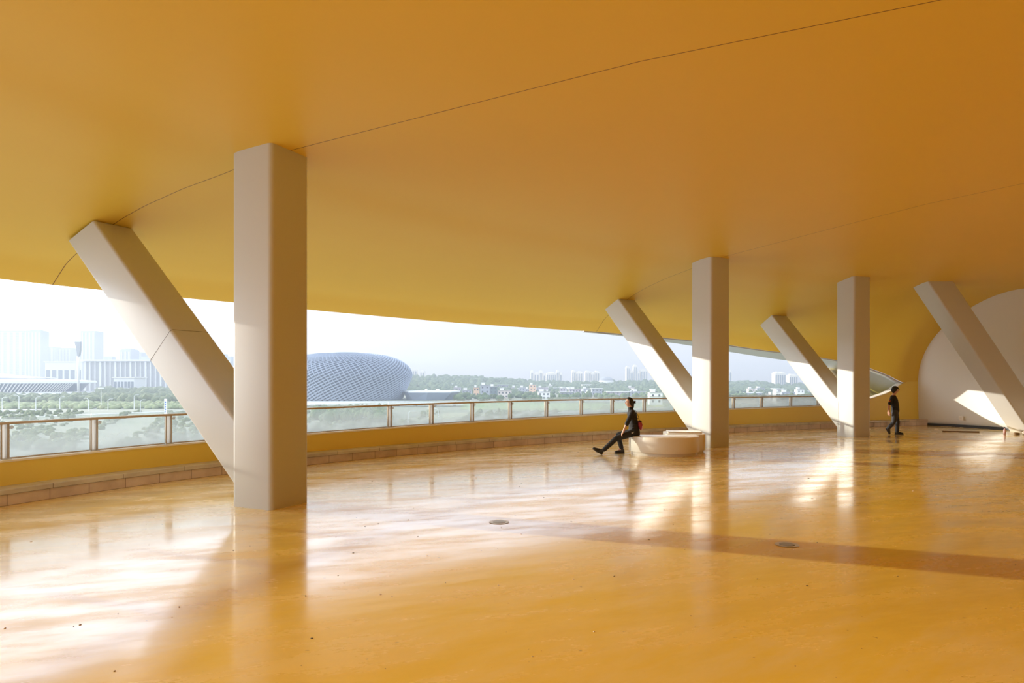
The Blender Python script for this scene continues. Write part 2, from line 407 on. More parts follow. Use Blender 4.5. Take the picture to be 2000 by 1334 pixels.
# ------------------------------------------------------------------ ceiling
ncol = [-9.0, -8.2, -7.4, -6.6, -5.8, -5.0, -4.3, -3.7]
qs = [k / 28 for k in range(29)]
V, F, MI = [], [], []
runc = [S0 + (S1 - S0) * k / 420 for k in range(421)]
nw = len(ncol) + len(qs)
for s in runc:
    wo = lerp_table(W_EDGE, s)
    for w in ncol: V.append(edge_pt(s, w, ceil_h(s, w)))
    for q in qs:
        q2 = 1 - (1 - q) ** 1.35
        w = -3.2 + q2 * (wo + 3.2); V.append(edge_pt(s, w, ceil_h(s, w)))
def grid_faces(n, m, F, off=0):
    for i in range(n - 1):
        for k in range(m - 1):
            F.append((off + i * m + k, off + i * m + k + 1, off + (i + 1) * m + k + 1, off + (i + 1) * m + k))
grid_faces(len(runc), nw, F)
# flat middle of the ceiling: a fan sheet between the inner ring and the far corner
inner = [i * nw for i in range(len(runc))]
V += [Vector((30, 10, 5.47))]; mid = len(V) - 1
F.append(tuple(inner) + (mid,))
MI = [0] * len(F)
# upper skin and the rim
nb = len(V); up_of = {}
for i in range(len(runc)):
    s = runc[i]
    up_of[i] = len(V); e = V[i * nw + nw - 1]; V.append(Vector((e.x, e.y, e.z + .035)))
    for k in range(1, 17):
        t = (k / 16) ** 1.9; w = lerp_table(W_EDGE, s) * (1 - t) - 9.0 * t; V.append(edge_pt(s, w, ceil_h(s, w) + .10 + .38 * min(1, k / 8)))
for i in range(len(runc) - 1):
    a, b = up_of[i], up_of[i + 1]; ea, eb = i * nw + nw - 1, (i + 1) * nw + nw - 1
    F.append((ea, a, b, eb)); MI.append(1)
    for k in range(16): F.append((a + k, a + k + 1, b + k + 1, b + k)); MI.append(2)
V.append(Vector((30, 10, 5.95)))
F.append(tuple(up_of[i] + 16 for i in range(len(runc)))[::-1] + (len(V) - 1,)); MI.append(2)

D1 = Vector((-.9, .43, 0)).normalized(); D2 = Vector((-.517, .855, 0)).normalized(); D3 = Vector((-.36, .93, 0)).normalized()
C1 = Vector((-3.59, 10.17, 0)); C2 = Vector((5.53, 19.02, 0)); C3 = Vector((11.19, 22.38, 0))
M_ceil = ceiling_mat([(C1.x, C1.y, D1.x, D1.y, -12, 6), (C2.x, C2.y, D2.x, D2.y, -8.6, 6)])
ceil = raw('ceiling', V, F, [M_ceil, M_roofedge, M_skin_roof], smooth=False, midx=MI)
smooth_by_angle(ceil, 30); ceil['kind'] = 'structure'

# silver outer skin that hangs below the roof edge and closes the right end
DROP = [(58.5, .0), (61, .05), (63.1, .11), (65.2, .15), (67, .17), (69.96, .27), (70.4, .6), (71.0, 1.05), (71.4, 1.2), (72.49, 1.0), (73.5, .9)]
V, F = [], []
rs = [58.5 + (74 - 58.5) * k / 150 for k in range(151)]; nk = 22
for s in rs:
    wo, he = lerp_table(W_EDGE, s), lerp_table(H_EDGE, s); dr = lerp_table(DROP, s); fat = sstep(69.9, 71.2, s)
    for k in range(nk):
        t = k / (nk - 1)
        w = wo + .02 + (1 - fat) * (.05 + .45 * sstep(59, 67, s)) * t + fat * 1.15 * math.sin(math.pi * min(1, t * 1.12) ** .9 * .82)
        V.append(edge_pt(s, w, he + .02 - dr * t))
grid_faces(len(rs), nk, F)
o = raw('trim_5', V, F, M_skin_roof, smooth=True); o['kind'] = 'structure'
md = o.modifiers.new('thick', 'SOLIDIFY'); md.thickness = .06; md.offset = 1

# ------------------------------------------------------------------ right white wall, back wall
wc = spline([(16.2, 29.6), (16.9, 27.8), (17.64, 26.57), (18.17, 25.03), (18.6, 23.4), (19.1, 21), (19.6, 17), (19.9, 10), (19.8, 2), (19.2, -8), (18.2, -21)], 14)
for _ in range(10): wc = [wc[0]] + [wc[i] * .5 + (wc[i - 1] + wc[i + 1]) * .25 for i in range(1, len(wc) - 1)] + [wc[-1]]
V, F = [], []; hs = [.05 + 5.75 * k / 24 for k in range(25)]
def wall_norm(i):
    d = (wc[min(i + 1, len(wc) - 1)] - wc[max(i - 1, 0)]).normalized(); return Vector((-d.y, d.x, 0))
for i, p in enumerate(wc):
    n = wall_norm(i)
    for h in hs:
        t = h / 5.2; lean = .42 * t ** 1.8 - .12 * math.sin(math.pi * min(1, t))
        V.append(p + n * lean + Vector((0, 0, h)))
grid_faces(len(wc), len(hs), F)
o = raw('wall_right', V, F, [M_wwall, M_wall], smooth=True, midx=[0 if V[f[0]].y > 19 else 1 for f in F]); o['kind'] = 'structure'
md = o.modifiers.new('thick', 'SOLIDIFY'); md.thickness = .25; md.offset = 1
V, F = [], []
for i, p in enumerate(wc):
    n = wall_norm(i)
    for (w, h) in ((-.02, 0), (-.02, .085), (.02, .085)): V.append(p + n * w + Vector((0, 0, h)))
grid_faces(len(wc), 3, F)
o = raw('baseboard_right', V, F, M_black, smooth=False); o['kind'] = 'structure'
md = o.modifiers.new('thick', 'SOLIDIFY'); md.thickness = .03; md.offset = 0
bm = bmesh.new(); box_bm(bm, (8, -15.6, 2.7), (26, .3, 5.6), bevel=.02); o = obj('wall_back', bm, M_wall); o['kind'] = 'structure'

strip('wall_rear_left', lambda s: [(.2, .5), (.2, 4.6), (.4, 4.6), (.4, .5)], M_wall, s1=14)

# ------------------------------------------------------------------ columns with slanting struts
def col_ceiling(u): return ceil_h(50, u - 3.2)
def rounded_rect(hw, hd, r, n=6):
    out = []
    for (sx, sy, a0) in ((1, 1, 0), (-1, 1, 90), (-1, -1, 180), (1, -1, 270)):
        for k in range(n + 1):
            a = R(a0 + 90 * k / n); out.append((sx * (hw - r) + r * math.cos(a), sy * (hd - r) + r * math.sin(a)))
    return out
def branching_column(c, d, half, label, sw=.36, top=5.30, joint=None):
    e = Vector((-d.y, d.x, 0)) * -1
    root = empty('branching_column', c, label, 'column', 'white columns with a slanting branch')
    bm = bmesh.new()
    pts = [(c + d * a + e * b) for a, b in rounded_rect(half, half, .075)]
    prism_bm(bm, [(p.x, p.y) for p in pts], 0, top)
    sh = obj('shaft', bm, M_white, root); smooth_by_angle(sh, 30)
    # the branch: a square box at 45 degrees, section swept from column to ceiling
    lo = lambda u: u - .06
    hi = lambda u: u + .92
    def meet(f):
        u = 2.0
        while f(u) < col_ceiling(u) + .05 and u < 6: u += .01
        return u
    ul, uh = meet(lo), meet(hi)
    V, F = [], []; r = .05
    def ring(a_lo, a_hi):   # a_lo/a_hi = (u, h) of lower and upper line
        lo_, hi_ = Vector(a_lo), Vector(a_hi); out = []
        L = (hi_ - lo_); n = L.normalized(); ln = L.length
        for (x, y) in rounded_rect(sw, ln / 2, r, 4):
            q = (lo_ + hi_) / 2 + n * y; out.append(c + d * q.x + e * x + Vector((0, 0, q.y)))
        return out
    u0 = .25
    V += ring((u0, lo(u0)), (u0, hi(u0)))
    N = 14
    for k in range(1, N + 1):
        t = k / N; a = u0 + .5 + (ul - u0 - .5) * t; b = u0 + .02 + (uh - u0 - .02) * t
        V += ring((a, lo(a)), (b, hi(b)))
    m = 20
    for i in range(N):
        for k in range(m): F.append((i * m + k, i * m + (k + 1) % m, (i + 1) * m + (k + 1) % m, (i + 1) * m + k))
    F.append(tuple(range(m))[::-1]); F.append(tuple(N * m + k for k in range(m)))
    st = raw('strut', V, F, M_strut, root)
    bm = bmesh.new(); bm.from_mesh(st.data); bmesh.ops.recalc_face_normals(bm, faces=bm.faces); bm.to_mesh(st.data); bm.free()
    smooth_by_angle(st, 25)
    if joint:      # fine seam between two cladding lengths of the branch
        bm = bmesh.new(); pts = ring((joint, lo(joint)), (joint - .49, lo(joint) + .49)); ctr = sum(pts, Vector()) / len(pts)
        pts = [ctr + (p - ctr) * 1.002 for p in pts]; tube_bm(bm, pts + [pts[0]], .0035, 5, cap=False); obj('panel_joint', bm, M_roofedge, st)
    return root
col1 = branching_column(C1, D1, .385, 'large white square column with slanting branch nearest the camera, left of centre', joint=2.2)
col2 = branching_column(C2, D2, .37, 'white branching column beside the round bench and the seated person')
col3 = branching_column(C3, D3, .36, 'white branching column just left of the walking person in dark clothes')
for c_, d_ in ((C1, D1), (C2, D2), (C3, D3)): pass

# the fourth strut, its column stands beyond the frame
root = empty('slanting_strut', (18.1, 23.9, 0), 'white slanting strut in front of the curved white wall at far right', 'column')
R0, R1 = Vector((18.02, 23.75, 0)), Vector((13.90, 23.15, 5.5)); A, B_ = Vector((-.085, .86, 0)), Vector((.95, .10, 0))
V, F = [], []
sec = []
for (x, y) in rounded_rect(.5, .5, .06, 4): sec.append((x + .5, y + .5))
N = 10
for k in range(N + 1):
    t = k / N; p = R0.lerp(R1, t)
    for (x, y) in sec: V.append(p + B_ * x + A * y)
m = len(sec)
for i in range(N):
    for k in range(m): F.append((i * m + k, i * m + (k + 1) % m, (i + 1) * m + (k + 1) % m, (i + 1) * m + k))
F.append(tuple(range(m))[::-1]); F.append(tuple(N * m + k for k in range(m)))
o = raw('shaft', V, F, M_strut, root); smooth_by_angle(o, 25)

# ------------------------------------------------------------------ glass railing
rail = empty('glass_railing', edge_pt(55, .5), 'steel railing with dusty glass panels along the yellow parapet', 'railing')
rail.location.z = .68
posts = []
s = 42.73 - 1.34 * 10
fixed = [42.73, 44.09, 45.42]; k = 45.42
while k + 1.312 < 49.3: k += 1.312; fixed.append(k)
fixed += [50.67, 51.94, 53.28, 54.62, 55.96, 57.31, 58.55, 59.9, 61.27, 62.65, 64.02, 65.41, 66.9, 68.3]
pre = [42.73 - 1.36 * i for i in range(6, 0, -1)]
posts = pre + fixed
RAILH = [(30, 1.18), (46, 1.188), (53, 1.228), (58, 1.235), (64, 1.215), (70, 1.205)]
hr = strip('handrail', lambda s: [(.455, lerp_table(RAILH, s) - .02), (.462, lerp_table(RAILH, s) + .012), (.475, lerp_table(RAILH, s) + .02), (.525, lerp_table(RAILH, s) + .02), (.538, lerp_table(RAILH, s) + .012), (.545, lerp_table(RAILH, s) - .02)], M_bronze, s0=posts[0], s1=69.0, parent=rail, kind=None)
bt = strip('bottom_channel', lambda s: [(.535, lerp_table(H_TOP, s) - .002), (.535, lerp_table(H_TOP, s) + .018), (.59, lerp_table(H_TOP, s) + .018), (.59, lerp_table(H_TOP, s) - .002)], M_bronze, s0=posts[0], s1=69.0, parent=rail, kind=None)
for i, s in enumerate(posts):
    zt = lerp_table(H_TOP, s); zr = lerp_table(RAILH, s) - .018
    p = edge_pt(s, .50); t = (edge_pt(s + .05, .5) - edge_pt(s - .05, .5)).normalized(); rz = math.atan2(t.y, t.x)
    n_ = Vector((-t.y, t.x, 0)); bm = bmesh.new(); zc = (zt + zr) / 2; hh = zr - zt + .004
    box_bm(bm, p + t * -.055 + Vector((0, 0, zc)), (.016, .045, hh), rz)
    box_bm(bm, p + t * .055 + Vector((0, 0, zc)), (.012, .045, hh), rz)
    nf = len(bm.faces)
    box_bm(bm, p + n_ * .024 + Vector((0, 0, zc)), (.096, .006, hh), rz)
    bm.faces.ensure_lookup_table()
    for f in bm.faces[nf:]: f.material_index = 1
    po = obj('post', bm, [M_bronze, M_postw], rail)
    bm = bmesh.new(); box_bm(bm, p + Vector((0, 0, zt + .006)), (.16, .10, .012), rz, .003, 1); obj('base_plate', bm, M_steel, po)
for a, b in zip(posts[:-1], posts[1:] ):
    aa, bb = a + .012, b - .012
    V, F, UV = [], [], []; n = 8
    for side, w in ((0, .556), (1, .568)):
        for k in range(n + 1):
            s = aa + (bb - aa) * k / n; z0 = lerp_table(H_TOP, s) + .008; z1 = lerp_table(RAILH, s) + .085
            V += [edge_pt(s, w, z0), edge_pt(s, w, z1)]; UV += [(k / n, 0), (k / n, 1)]
    o_ = 2 * (n + 1)
    for k in range(n):
        F.append((2 * k, 2 * k + 2, 2 * k + 3, 2 * k + 1)); F.append((o_ + 2 * k, o_ + 2 * k + 1, o_ + 2 * k + 3, o_ + 2 * k + 2))
        F.append((2 * k + 1, 2 * k + 3, o_ + 2 * k + 3, o_ + 2 * k + 1)); F.append((2 * k, o_ + 2 * k, o_ + 2 * k + 2, 2 * k + 2))
    F.append((0, 1, o_ + 1, o_)); F.append((2 * n, o_ + 2 * n, o_ + 2 * n + 1, 2 * n + 1))
    gp = raw('glass_panel', V, F, M_glass, rail, uvs=UV)
    s = a + .12; q = edge_pt(s, .545, lerp_table(RAILH, s) - .07); t = (edge_pt(s + .05, .5) - edge_pt(s - .05, .5)).normalized(); n_ = Vector((-t.y, t.x, 0))
    bm = bmesh.new(); tube_bm(bm, [q - n_ * .02, q + n_ * .03], .028, 12); box_bm(bm, q - t * .06, (.10, .012, .02), math.atan2(t.y, t.x)); obj('glass_clip', bm, M_postw, gp)

# =================================================================== on the deck
# D-shaped bench, flat side turned away
bx, by, br = 3.82, 17.18, .87
def d_outline(r, cut, n=40):
    a0 = math.asin(cut / .87 * .87 / r) if abs(cut) < r else 0
    out = []
    for k in range(n + 1):
        a = math.pi + -a0 + (math.pi + 2 * a0) * k / n
        out.append((bx + r * math.cos(a), by + r * math.sin(a)))
    return out
bench = empty('round_bench', (bx, by, 0), 'cream half-round drum bench with the seated person on its end', 'bench')
bm = bmesh.new(); pr = [(.80, .0), (.80, .055), (.865, .075), (.87, .09), (.87, .435), (.862, .452), (.845, .46)]
rings = []
for r, z in pr[2:]:
    rings.append([bm.verts.new((x, y, z)) for x, y in d_outline(r, .12)])
n = len(rings[0])
for a, b in zip(rings[:-1], rings[1:]):
    for k in range(n): bm.faces.new((a[k], a[(k + 1) % n], b[(k + 1) % n], b[k]))
bm.faces.new(rings[0][::-1]); bm.faces.new(rings[-1])
o = obj('seat_body', bm, M_bench, bench); smooth_by_angle(o, 35)
bm = bmesh.new(); prism_bm(bm, d_outline(.82, .10), 0, .075); o = obj('plinth', bm, M_plinth, bench); smooth_by_angle(o, 35)

blk = empty('block_bench', (4.52, 17.98, 0), 'cream rounded square block seat between the drum bench and the column', 'bench', rz=R(-8))
bm = bmesh.new()
pts = rounded_rect(.50, .50, .10, 6); prism_bm(bm, pts, .05, .46)
o = obj('seat_body', bm, M_bench, blk, world=False); smooth_by_angle(o, 35)
bm = bmesh.new(); prism_bm(bm, rounded_rect(.46, .46, .08, 6), 0, .05); o = obj('plinth', bm, M_plinth, blk, world=False); smooth_by_angle(o, 35)
bm = bmesh.new(); prism_bm(bm, rounded_rect(.44, .30, .03, 3), 0, .035)
o = obj('board', bm, M_bench); smooth_by_angle(o, 35); o.location = (4.55, 18.08, .4605); o.rotation_euler = (0, 0, R(-8))
tag(o, 'thin cream board lying flat on the rounded square block seat', 'board')

# floor drains
for px_, py_, r_, lb in ((975, 1020, .13, 'small round metal floor drain in the shadow stripe right of the large column'), (1537, 1064, .13, 'small round metal floor drain in the shadow stripe toward the right')):
    Z = EYE * FPX / (py_ - 742); x = (px_ - 1000) / FPX * Z
    dr = empty('floor_drain', (x, Z, 0), lb, 'drain', 'floor drains')
    bm = bmesh.new(); lathe_bm(bm, [(r_ * .62, 0.001), (r_ * .62, .006), (r_ * .6, .008)], 28); obj('cover', bm, M_drain, dr, world=False)
    bm = bmesh.new()
    for k in range(28):
        a, b = 2 * math.pi * k / 28, 2 * math.pi * (k + 1) / 28
        q = [(r_ * .66 * math.cos(a), r_ * .66 * math.sin(a)), (r_ * math.cos(a), r_ * math.sin(a)), (r_ * math.cos(b), r_ * math.sin(b)), (r_ * .66 * math.cos(b), r_ * .66 * math.sin(b))]
        bm.faces.new([bm.verts.new((x_, y_, .005)) for x_, y_ in q][::-1]); bm.faces.new([bm.verts.new((x_, y_, .0005)) for x_, y_ in q])
    bmesh.ops.remove_doubles(bm, verts=bm.verts, dist=1e-5); obj('ring', bm, M_steel, dr, world=False)

# grit and chips scattered on the floor: nobody could count them
random.seed(5)
bm = bmesh.new()
for k in range(420):
    Y = random.uniform(4.3, 26); X = random.uniform(-.78, .78) * Y
    if X < -7.0 or Y > 24: continue
    if X < -3 and Y > 14 + X: continue
    if Y > 19.2 + X * .6 - .5: continue
    if min((Vector((X, Y, 0)) - c__).length for c__ in (C1, C2, C3)) < .9 or abs(X - 3.8) < 1.2 and abs(Y - 17.3) < 1.2: continue
    r = random.choice((.002, .003, .004, .007)) * (1 if Y < 12 else 1.5)
    M = Matrix.Translation((X, Y, r * .3)) @ Matrix.Rotation(random.uniform(0, 6), 4, 'Z') @ Matrix.Diagonal((random.uniform(.8, 2.5), 1, .5, 1))
    f0 = len(bm.faces)
    bmesh.ops.create_icosphere(bm, subdivisions=1, radius=r, matrix=M); bm.faces.ensure_lookup_table()
    mi = random.randrange(3)
    for f in bm.faces[f0:]: f.material_index = mi
o = obj('floor_grit', bm, M_debris[:3]); tag(o, 'scattered grit and paint chips lying over the yellow floor', 'grit', kind='stuff')

# rubble by the foot of the slanting strut at far right
random.seed(11)
def lump(name, loc, size, m, label, cat, rz=0, seed=0, group='debris at the foot of the far right strut'):
    random.seed(seed); bm = bmesh.new(); bmesh.ops.create_icosphere(bm, subdivisions=2, radius=.5)
    for v in bm.verts: v.co *= random.uniform(.82, 1.1); v.co.z = max(v.co.z, -.34)
    for v in bm.verts: v.co = Vector((v.co.x * size[0], v.co.y * size[1], (v.co.z + .34) * size[2]))
    o = obj(name, bm, m); o.location = loc; o.rotation_euler = (0, 0, rz); tag(o, label, cat, group)
base = Vector((16.95, 22.9, 0))
lump('rubble_piece', base + Vector((.05, .1, 0)), (.22, .16, .10), M_debris[0], 'brown lump at the left end of the debris by the far right strut', 'rubble', seed=1)
lump('crumpled_bag', base + Vector((.33, .02, 0)), (.34, .22, .16), M_debris[1], 'pale crumpled bag in the debris by the far right strut', 'bag', seed=2)
lump('rag', base + Vector((.62, .05, 0)), (.26, .2, .10), M_debris[3], 'pinkish rag in the debris by the far right strut', 'cloth', seed=3)
lump('rubble_piece', base + Vector((.86, -.05, 0)), (.24, .18, .12), M_debris[2], 'dark lump at the right end of the debris by the far right strut', 'rubble', seed=4)
bt_ = empty('bottle', base + Vector((-.12, .42, 0)), 'small pale bottle with dark cap standing left of the debris at far right', 'bottle')
bm = bmesh.new(); lathe_bm(bm, [(.036, 0), (.04, .01), (.04, .13), (.03, .16), (.016, .185), (.016, .2)], 14); o = obj('body', bm, M_debris[3], bt_, world=False, smooth=True)
bm = bmesh.new(); lathe_bm(bm, [(.02, .2), (.02, .235), (.018, .24)], 14); obj('cap', bm, M_debris[2], bt_, world=False)
bm = bmesh.new(); box_bm(bm, (0, 0, .02), (1.15, .09, .035), bevel=.006); o = obj('wood_plank', bm, M_debris[0]); o.location = (15.9, 24.2, 0); o.rotation_euler = (0, 0, R(-14)); tag(o, 'dark wooden plank lying on the floor before the curved white wall', 'plank')
# socket box on the curved wall and pipe along the ledge
sb = empty('socket_box', (17.50, 26.60, .36), 'small white socket box low on the curved white wall', 'socket', rz=R(-66))
bm = bmesh.new(); box_bm(bm, (0, 0, 0), (.16, .05, .16), bevel=.01); obj('casing', bm, M_cap, sb, world=False)
bm = bmesh.new(); box_bm(bm, (0, -.03, 0), (.09, .012, .09), bevel=.003); obj('cover_plate', bm, M_bench, sb, world=False)
pts = [edge_pt(s, -.05, .215) for s in (70.0, 70.5, 71.0, 71.5, 72.0, 72.4)]
pp = empty('service_pipe', edge_pt(71, -.05, 0), 'grey pipe running low along the ledge behind the walking person', 'pipe')
bm = bmesh.new(); tube_bm(bm, pts, .022, 10); obj('tube', bm, M_steel, pp, smooth=True)
for s in (70.6, 71.3, 72.0):
    bm = bmesh.new(); q = edge_pt(s, -.05, .11); box_bm(bm, q, (.03, .03, .22)); obj('bracket', bm, M_bronze, pp)

# =================================================================== the country outside
GZ = -15.0
def hz(m): return m
G_ground = mat('outer_ground', (0.20, 0.22, 0.14), .9, noise=(.02, .8, (.30, .29, .22)))
G_tree = mat('far_foliage', (0.070, 0.115, 0.045), .9, noise=(.35, .7, (.15, .19, .07)), bump=(1.1, 1.0))
G_tree2 = mat('near_foliage', (0.11, 0.15, 0.06), .9, noise=(.5, .7, (.22, .23, .11)), bump=(1.6, 1.0))
G_road = mat('pale_road', (0.50, 0.49, 0.47), .8)
G_tower = mat('tower_facade', (0.42, 0.45, 0.50), .6)
G_tower2 = mat('tower_strip', (0.62, 0.64, 0.66), .5)
G_apt = mat('apartment_wall', (0.72, 0.68, 0.60), .7)
G_aptw = mat('apartment_window_strip', (0.20, 0.23, 0.27), .4)
G_white = mat('white_cladding', (0.80, 0.80, 0.79), .5)
G_fac = mat('arena_glass', (0.10, 0.13, 0.17), .4)
G_rib = mat('stadium_lattice', (0.27, 0.32, 0.42), .5)
G_body = mat('stadium_opening', (0.04, 0.065, 0.11), .6)
G_grey = mat('grey_facade', (0.30, 0.31, 0.33), .7)
G_hwin = mat('house_window', (0.06, 0.07, 0.08), .4)
H_COL = {'peach': mat('peach_render', (0.75, 0.48, 0.30), .8), 'grey': mat('grey_render', (0.36, 0.38, 0.42), .8), 'dark': mat('dark_render', (0.13, 0.17, 0.17), .8),
         'pink': mat('pinkish_render', (0.66, 0.58, 0.52), .8), 'white': mat('white_render', (0.80, 0.79, 0.76), .8), 'mauve': mat('mauve_render', (0.42, 0.38, 0.42), .8)}
M_roofw = mat('white_sheet_roof', (0.82, 0.82, 0.82), .6); M_roofg = mat('grey_roof', (0.35, 0.34, 0.34), .8)
M_pole = mat('pale_lamp_pole', (0.75, 0.76, 0.78), .4)
M_blue = mat('blue_sign', (0.10, 0.20, 0.50), .5)

for m_ in (G_tree, G_tree2):
    for n_ in m_.node_tree.nodes:
        if n_.bl_idname == 'ShaderNodeBump': n_.inputs['Distance'].default_value = .9
# ground
bm = bmesh.new(); bmesh.ops.create_grid(bm, x_segments=60, y_segments=60, size=1)
random.seed(2)
for v in bm.verts: v.co = Vector((v.co.x * 6500, 3030 + v.co.y * 3000, GZ))
o = obj('ground', bm, G_ground); o['kind'] = 'structure'

def world_x(px_, Z): return (px_ - 1000) / FPX * Z
def world_z(py_, Z): return EYE + (742 - py_) / FPX * Z
def ground_dist(py_): return (EYE - GZ) * FPX / (py_ - 742)

# ---- far towers
def tower_parts(root, x0, x1, top, Z, depth, m=G_tower, ms=G_tower2, strips=4, crown=0.0, bands=0):
    w = x1 - x0; xc = (x0 + x1) / 2
    bm = bmesh.new(); box_bm(bm, (xc, Z + depth / 2, (GZ + top) / 2), (w, depth, top - GZ)); obj('tower_body', bm, m, root)
    if crown:
        bm = bmesh.new(); box_bm(bm, (xc, Z + depth / 2, top + crown / 2), (w * .55, depth * .55, crown)); box_bm(bm, (xc, Z + depth / 2, top + crown * .2), (w * .86, depth * .86, crown * .4)); obj('roof_house', bm, m, root)
    for k in range(strips):
        x = x0 + w * (k + .5) / strips
        bm = bmesh.new(); box_bm(bm, (x, Z - .2, (GZ + top) / 2 - 1), (w / strips * .45, .8, (top - GZ) - 4)); obj('window_strip', bm, ms, root)
    if bands:
        bm = bmesh.new()
        for k in range(bands):
            z = top - (top - GZ) * (k + .7) / bands; box_bm(bm, (xc, Z + .1, z), (w * 1.02, 1.6, .6))
        obj('floor_bands', bm, ms, root)
TW = [(-60, 46, 646, 1500, 9, 0, 22, 'broad hazy tower block at the left edge of the skyline'),
      (47, 80, 644, 1480, 5, 3, 0, 'tall hazy tower with stepped top right of the broad left tower block'),
      (84, 105, 677.5, 1600, 3, 0, 0, 'shorter hazy tower, first to the right of the stepped tower'),
      (106, 114, 684, 1750, 2, 0, 0, 'narrow faint tower between the two shorter left towers'),
      (114, 139, 679.5, 1560, 4, 0, 14, 'shorter hazy tower left of the flared floodlight mast'),
      (140, 156, 685, 1700, 2, 0, 0, 'low faint tower behind the flared floodlight mast'),
      (157.5, 186, 646.5, 1300, 4, 0, 0, 'tall hazy slab tower standing beside the flared floodlight mast'),
      (234, 256, 680, 1150, 3, 3, 0, 'squat hazy tower with roof house above the long office building'),
      (257, 276, 688, 1250, 3, 0, 0, 'low hazy block at the right of the squat tower'),
      (421, 433.5, 691, 1200, 2, 0, 0, 'small grey tower seen between slanting strut and large column'),
      (434, 452, 696, 1100, 3, 2, 0, 'low grey tower touching the left edge of the large column')]
for (a, b, y, Z, st, cr_, bands, lb) in TW:
    x0, x1, top = world_x(a, Z), world_x(b, Z), world_z(y, Z)
    r = empty('high_rise', ((x0 + x1) / 2, Z, GZ), lb, 'tower', 'hazy towers of the left skyline')
    tower_parts(r, x0, x1, top - (cr_ if cr_ else 0), Z, 26, strips=st, crown=cr_, bands=bands)
# long building with tall fins
Z = 930; x0, x1 = world_x(163, Z), world_x(330, Z); top = world_z(699, Z)
r = empty('office_building', ((x0 + x1) / 2, Z, GZ), 'long pale office building with tall vertical fins behind the left trees', 'building')
bm = bmesh.new(); box_bm(bm, ((x0 + x1) / 2, Z + 15, (GZ + top - 5) / 2), (x1 - x0, 30, top - 5 - GZ)); obj('wall', bm, G_grey, r)
bm = bmesh.new(); box_bm(bm, ((x0 + x1) / 2, Z + 13, top - 3.5), (x1 - x0 + 5, 36, 2.4)); obj('roof_slab', bm, G_tower2, r)
for k in range(17):
    x = x0 + (x1 - x0) * (k + .5) / 17
    bm = bmesh.new(); box_bm(bm, (x, Z - 1.2, (GZ + top - 5) / 2), (1.1 if k % 3 else 2.2, 2.4, top - 5 - GZ)); obj('fin', bm, G_tower2, r)
for (a, b) in ((195, 212), (270, 300)):
    bm = bmesh.new(); box_bm(bm, (world_x((a + b) / 2, Z), Z + 12, top + .2), ((b - a) * Z / FPX, 10, 4)); obj('roof_house', bm, G_tower, r)
for (a, b, y, Z, lb) in ((88, 160, 707, 1050, 'wide low hazy building behind the flared mast'), (222, 262, 738, 760, 'low white hall in front of the long office building')):
    r = empty('low_building', (world_x((a + b) / 2, Z), Z, GZ), lb, 'building'); x0, x1 = world_x(a, Z), world_x(b, Z); top = world_z(y, Z)
    bm = bmesh.new(); box_bm(bm, ((x0 + x1) / 2, Z + 12, (GZ + top) / 2), (x1 - x0, 24, top - GZ)); obj('wall', bm, G_tower2, r)
    bm = bmesh.new(); box_bm(bm, ((x0 + x1) / 2, Z + 12, top + .4), (x1 - x0 + 3, 27, .8)); obj('roof', bm, G_white, r)
    for k in range(6):
        bm = bmesh.new(); box_bm(bm, (x0 + (x1 - x0) * (k + .5) / 6, Z - .1, (GZ + top) / 2 + 2), ((x1 - x0) / 9, .5, (top - GZ) * .35)); obj('window', bm, G_fac, r)

# ---- sports arena at left
Z = 640; cx = world_x(-20, Z); rx = world_x(156, Z) - cx; ry = 62
ar = empty('sports_arena', (cx, Z, GZ), 'low oval sports arena with slanted facade fins and white shell roof at far left', 'arena')
def oval(bm, prof, n=72, c=(cx, Z)):
    rings = [[bm.verts.new((c[0] + rx * f * math.cos(2 * math.pi * k / n), c[1] + ry * f * math.sin(2 * math.pi * k / n), z)) for k in range(n)] for f, z in prof]
    for a, b in zip(rings[:-1], rings[1:]):
        for k in range(n): bm.faces.new((a[k], a[(k + 1) % n], b[(k + 1) % n], b[k]))
    bm.faces.new(rings[0][::-1]); bm.faces.new(rings[-1])
zf0, zf1, zr = world_z(766.5, Z - ry), world_z(750, Z - ry), world_z(743, Z - ry)
bm = bmesh.new(); oval(bm, [(1.40, zf0 - 3.2), (1.42, zf0 - 2.2), (1.0, zf0 - .2), (.94, zf0)]); o = obj('podium', bm, G_white, ar); smooth_by_angle(o, 20)
bm = bmesh.new(); oval(bm, [(1.2, GZ), (1.2, zf0 - 3.0)]); obj('base_wall', bm, G_grey, ar)
bm = bmesh.new(); oval(bm, [(.93, zf0), (1.0, zf1)]); o = obj('facade_glass', bm, G_fac, ar); smooth_by_angle(o, 20)
bm = bmesh.new(); oval(bm, [(1.0, zf1), (1.09, zf1 + .8), (1.08, zf1 + 2.4), (1.0, zr), (.93, zr + .5), (.5, zr + 1.2)]); o = obj('roof_ring', bm, G_tower2, ar); smooth_by_angle(o, 20)
bm = bmesh.new()
for k in range(90):
    a = math.pi + math.pi * k / 90 - .2; a2 = a + .035
    p0 = Vector((cx + rx * .96 * math.cos(a), Z + ry * .96 * math.sin(a), zf0)); p1 = Vector((cx + rx * 1.05 * math.cos(a2), Z + ry * 1.05 * math.sin(a2), zf1 + .5))
    tube_bm(bm, [p0, p1], .42, 4)
obj('facade_fins', bm, G_white, ar)
bm = bmesh.new(); V = []
for i in range(25):
    for k in range(13):
        u = i / 24; v = k / 12 * 2 - 1
        px_ = -160 + 245 * u; hgt = (1 - u) ** 1.3
        V.append(bm.verts.new((world_x(px_, Z), Z + v * 44 * (1 - .55 * u), zr + 1 + (13.0 * hgt + 1.0) * (1 - .55 * v * v))))
